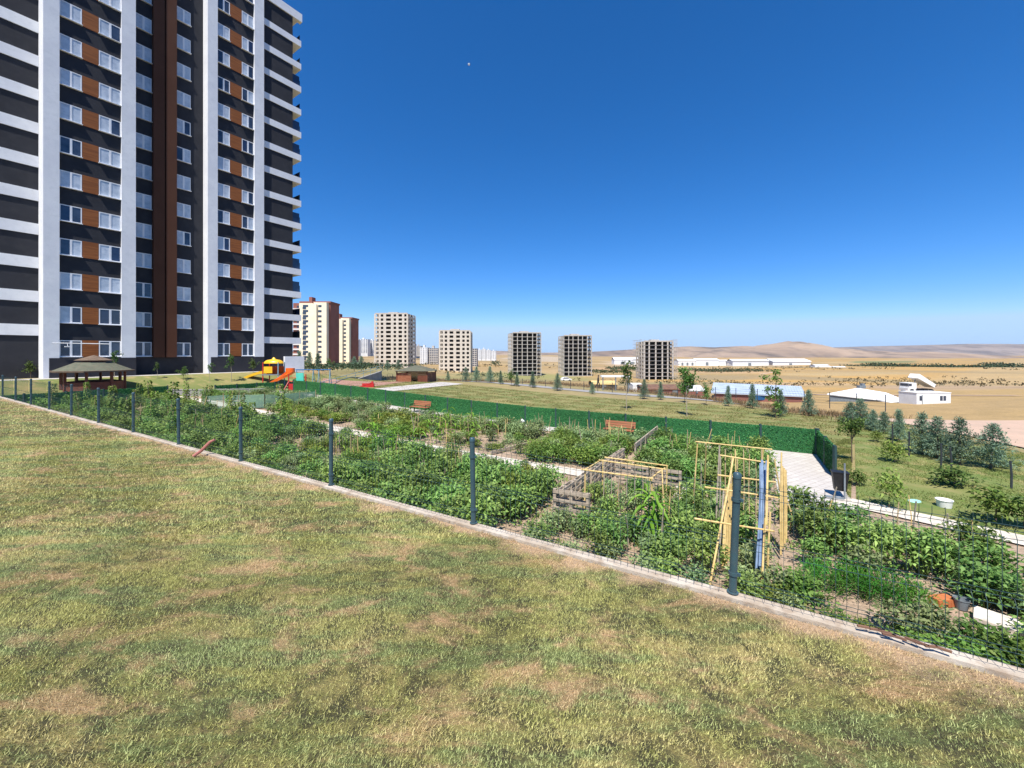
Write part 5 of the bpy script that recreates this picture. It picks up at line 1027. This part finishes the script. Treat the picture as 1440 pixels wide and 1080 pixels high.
# saplings on the grass bank below the tower
for i, (qx, qy, h, v) in enumerate(((43, 547, 2.3, 2), (161, 545, 2.6, 1), (221, 545, 1.7, 1), (258, 544, 1.9, 2), (295, 544, 2.0, 1), (325, 543, 3.1, 1), (356, 543, 2.4, 2))):
    Y = 37 + i*1.3 + (2.6 if i == 6 else 0); p = (XD(qx, Y), Y); tree('young_tree', ['small tree at the foot of the left white pillar', 'thin sapling behind the round gazebo roof', 'small sapling at the foot of the brown stripe', 'small bushy sapling right of the brown stripe', 'sapling beside the third white pillar', 'tallest slim sapling in front of the plinth', 'sapling left of the play tower'][i], p, LEA[v], h/2.5, 'saplings on the bank below the tower')
for i, (px_, h, m) in enumerate(((421, 9, 3), (429, 6, 2), (435, 10, 3), (447, 8, 3), (463, 7, 2), (480, 5, 2), (498, 7, 0), (508, 8, 0), (519, 5, 2), (545, 5, 0), (560, 6, 0))):
    Y = 120 + (i % 3)*12; z = EYE - (519 - HY)*Y/F; tree('street_tree', 'dark %s number %s counted from the tower in the street trees' % ('cypress' if m == 3 else 'street tree', ['one', 'two', 'three', 'four', 'five', 'six', 'seven', 'eight', 'nine', 'ten', 'eleven'][i]), (XD(px_, Y), Y), (SPR[3][0], SPR[3][1]) if m == 3 else (LEA[2] if m == 2 else SPR[1]), h/2.0*.62, 'trees below the cream blocks', z=z - .5)
# far wooded belt and scrub: masses
wm_ = MB()
def belt(px0, px1, py, Y, n, h, L):
    qx = rng.uniform(px0, px1, n); yy = Y + rng.uniform(-12, 30, n); x = (qx - CX)*Y/F; hh = h*(.45 + .55*np.abs(np.sin(x*.07) * np.sin(x*.023 + 1))); z0 = EYE - (py - HY)*Y/F
    wm_.leaves(np.stack([x, yy, z0 + hh*rng.random(n)**.8], 1), rv(n), rv(n), L, L*.7)
belt(1172, 1330, 520.5, 600, 5200, 11, 2.2); belt(1325, 1440, 522, 560, 4600, 12, 2.2); belt(1440, 1700, 523, 560, 2000, 9, 2.4); belt(1296, 1380, 530.5, 470, 2400, 5, 1.5); belt(1380, 1445, 530.5, 470, 700, 2.5, 1.5); belt(860, 900, 520, 420, 500, 4, 1.6); belt(955, 1080, 521, 430, 700, 2.6, 1.4); belt(690, 702, 513, 480, 120, 6, 1.8); belt(424, 492, 518.5, 105, 1500, 1.9, .55); belt(492, 575, 517.5, 125, 700, 1.3, .5); belt(820, 885, 524, 330, 900, 2.6, 1.1); belt(985, 1075, 523.5, 420, 1500, 3, 1.2); belt(640, 720, 530, 200, 500, 1.4, .7); belt(960, 1010, 536, 200, 260, 1.2, .6); belt(1380, 1440, 551, 150, 200, .8, .4); belt(1165, 1240, 521, 620, 400, 4, 1.8)
tag(wm_.build('tree_belt', M['farleaf']), kind='stuff')
wm_ = MB(); n = 2600; yy = rng.uniform(95, 620, n); xx = rng.uniform(-.25, 1.35, n)*yy; k = (np.sin(yy*.03 + 1.2*np.sin(xx*.011)) + .7*np.sin(xx*.017 - yy*.008) + rng.normal(0, .35, n)) > .75; xx, yy = xx[k], yy[k]; n = len(xx); sz = rng.uniform(.5, 1.3, n)*(.5 + yy/420)
for j in range(9): wm_.leaves(np.stack([xx, yy, terr(xx, yy) + .6], 1) + rng.normal(0, 1, (n, 3))*(sz*np.array([[.9], [.6], [.3]])).T, rv(n), rv(n), sz*.9, sz*.7)
tag(wm_.build('plain_scrub', M['plainleaf']), kind='stuff')
G5 = 'lone round bushes on the dry plain'
for i, (qx, qy, Y) in enumerate(((1393, 532, 400), (1406, 533, 400), (1414, 532.5, 395), (1431, 533, 390), (1423, 557, 130), (1405, 556, 132), (877, 513, 500))):
    mb = MB(); dome(160, 1.2, 1.8, .5, .35, mb); o = mb.build('bush', M['farleaf'], None, (XD(qx, Y), Y, EYE - (qy - HY)*Y/F)); s = Y/300 if i != 6 else 2.2; o.scale = (s, s, s); tag(o, ['leftmost of four dots of bush on the far stubble', 'second of four dots of bush on the far stubble', 'third of four dots of bush on the far stubble', 'rightmost of four dots of bush on the far stubble', 'low bush beside the track at the right edge', 'low bush left of the one at the right edge', 'dark round bush below the long white shed'][i], 'bush', G5)
# far wire fence along the walkway, thin lamp post, rail
t = thing('wire_fence', 'thin dark wire fence running along the far walkway', 'fence', (-8, 64.6, .1)); d = Vector((41.2, -29.2, 0)); N = 26
for k in range(N + 1): q = d*k/N; MB().bar((q.x, q.y, -.3), (q.x, q.y, 1.25), .035, 6).build('post', M['iron'], t)
m = MB(); [m.bar((0, 0, h), (d.x, d.y, h), .012, 4) for h in (.2, .45, .7, .95, 1.15)]; m.build('wires', M['wire'], t)
x, y = P(848, 555, -.5); t = thing('beam_shelter', 'white topped low shelter frame just right of the walking person', 'shelter', (x, y, tz(x, y))); MB().bx(-.2, 3.6, -.1, .8, 1.75, 1.95).build('roof', M['whitepaint'], t)
for q in (0, 1.7, 3.4): MB().bx(q - .06, q + .06, 0, .1, -.2, 1.75).build('post', M['steel'], t)

# ------------------------------------------------------------------ walking person far off on the walkway
Yp = 57.0; t = thing('person', 'person in dark clothes walking along the far walkway, mid stride', 'person', (XD(841, Yp), Yp, .1), math.radians(8))
J = [(0,0,.92), (0,0,1.15), (.02,0,1.38), (.04,0,1.5), (.06,0,1.62), (.07,0,1.72), (0,-.09,.88), (.18,-.1,.50), (.16,-.1,.08), (.28,-.1,.04), (0,.09,.88), (-.10,.1,.48), (-.36,.1,.14), (-.28,.1,.04), (.02,-.19,1.36), (-.10,-.22,1.10), (-.02,-.22,.86), (.02,.19,1.36), (.12,.22,1.10), (.28,.2,.92)]
Ed = [(0,1), (1,2), (2,3), (3,4), (4,5), (0,6), (6,7), (7,8), (8,9), (0,10), (10,11), (11,12), (12,13), (2,14), (14,15), (15,16), (2,17), (17,18), (18,19)]
Rd = [.14, .13, .15, .06, .10, .08, .10, .07, .05, .04, .10, .07, .05, .04, .06, .045, .035, .06, .045, .035]
me = bpy.data.meshes.new('body'); me.from_pydata(J, Ed, []); bo = link('body', me, t); md = bo.modifiers.new('skin', 'SKIN'); 
for i, r in enumerate(Rd): me.skin_vertices[0].data[i].radius = (r, r)
me.skin_vertices[0].data[0].use_root = True; bo.modifiers.new('sub', 'SUBSURF').levels = 1; bo.modifiers['sub'].render_levels = 2; me.materials.append(M['cloth'])
MB().lathe([(.01, -.12), (.085, -.08), (.1, 0), (.08, .1), (.01, .12)], 12, (.075, 0, 1.67)).build('head', M['skin'], t, smooth=True); MB().lathe([(.108, .0), (.105, .06), (.07, .12), (.01, .14)], 12, (.06, 0, 1.68)).build('hair', M['hair'], t, smooth=True)

# ------------------------------------------------------------------ air
HAZE = 2.6e-5
b = MB(); b.bx(-9500, 9500, -300, 9300, -25, 260); hz = b.build('haze', None); tag(hz, kind='stuff')
m = bpy.data.materials.new('haze_air'); m.use_nodes = True; nt = m.node_tree; nt.nodes.clear(); pvn = nt.nodes.new('ShaderNodeVolumePrincipled'); pvn.inputs['Color'].default_value = (.74, .86, 1, 1); pvn.inputs['Density'].default_value = HAZE; pvn.inputs['Anisotropy'].default_value = .2
o_ = nt.nodes.new('ShaderNodeOutputMaterial'); nt.links.new(pvn.outputs[0], o_.inputs['Volume']); hz.data.materials.clear(); hz.data.materials.append(m)
import sys; print('plants', COUNT, sum(COUNT.values()), 'objects', len(C.objects))
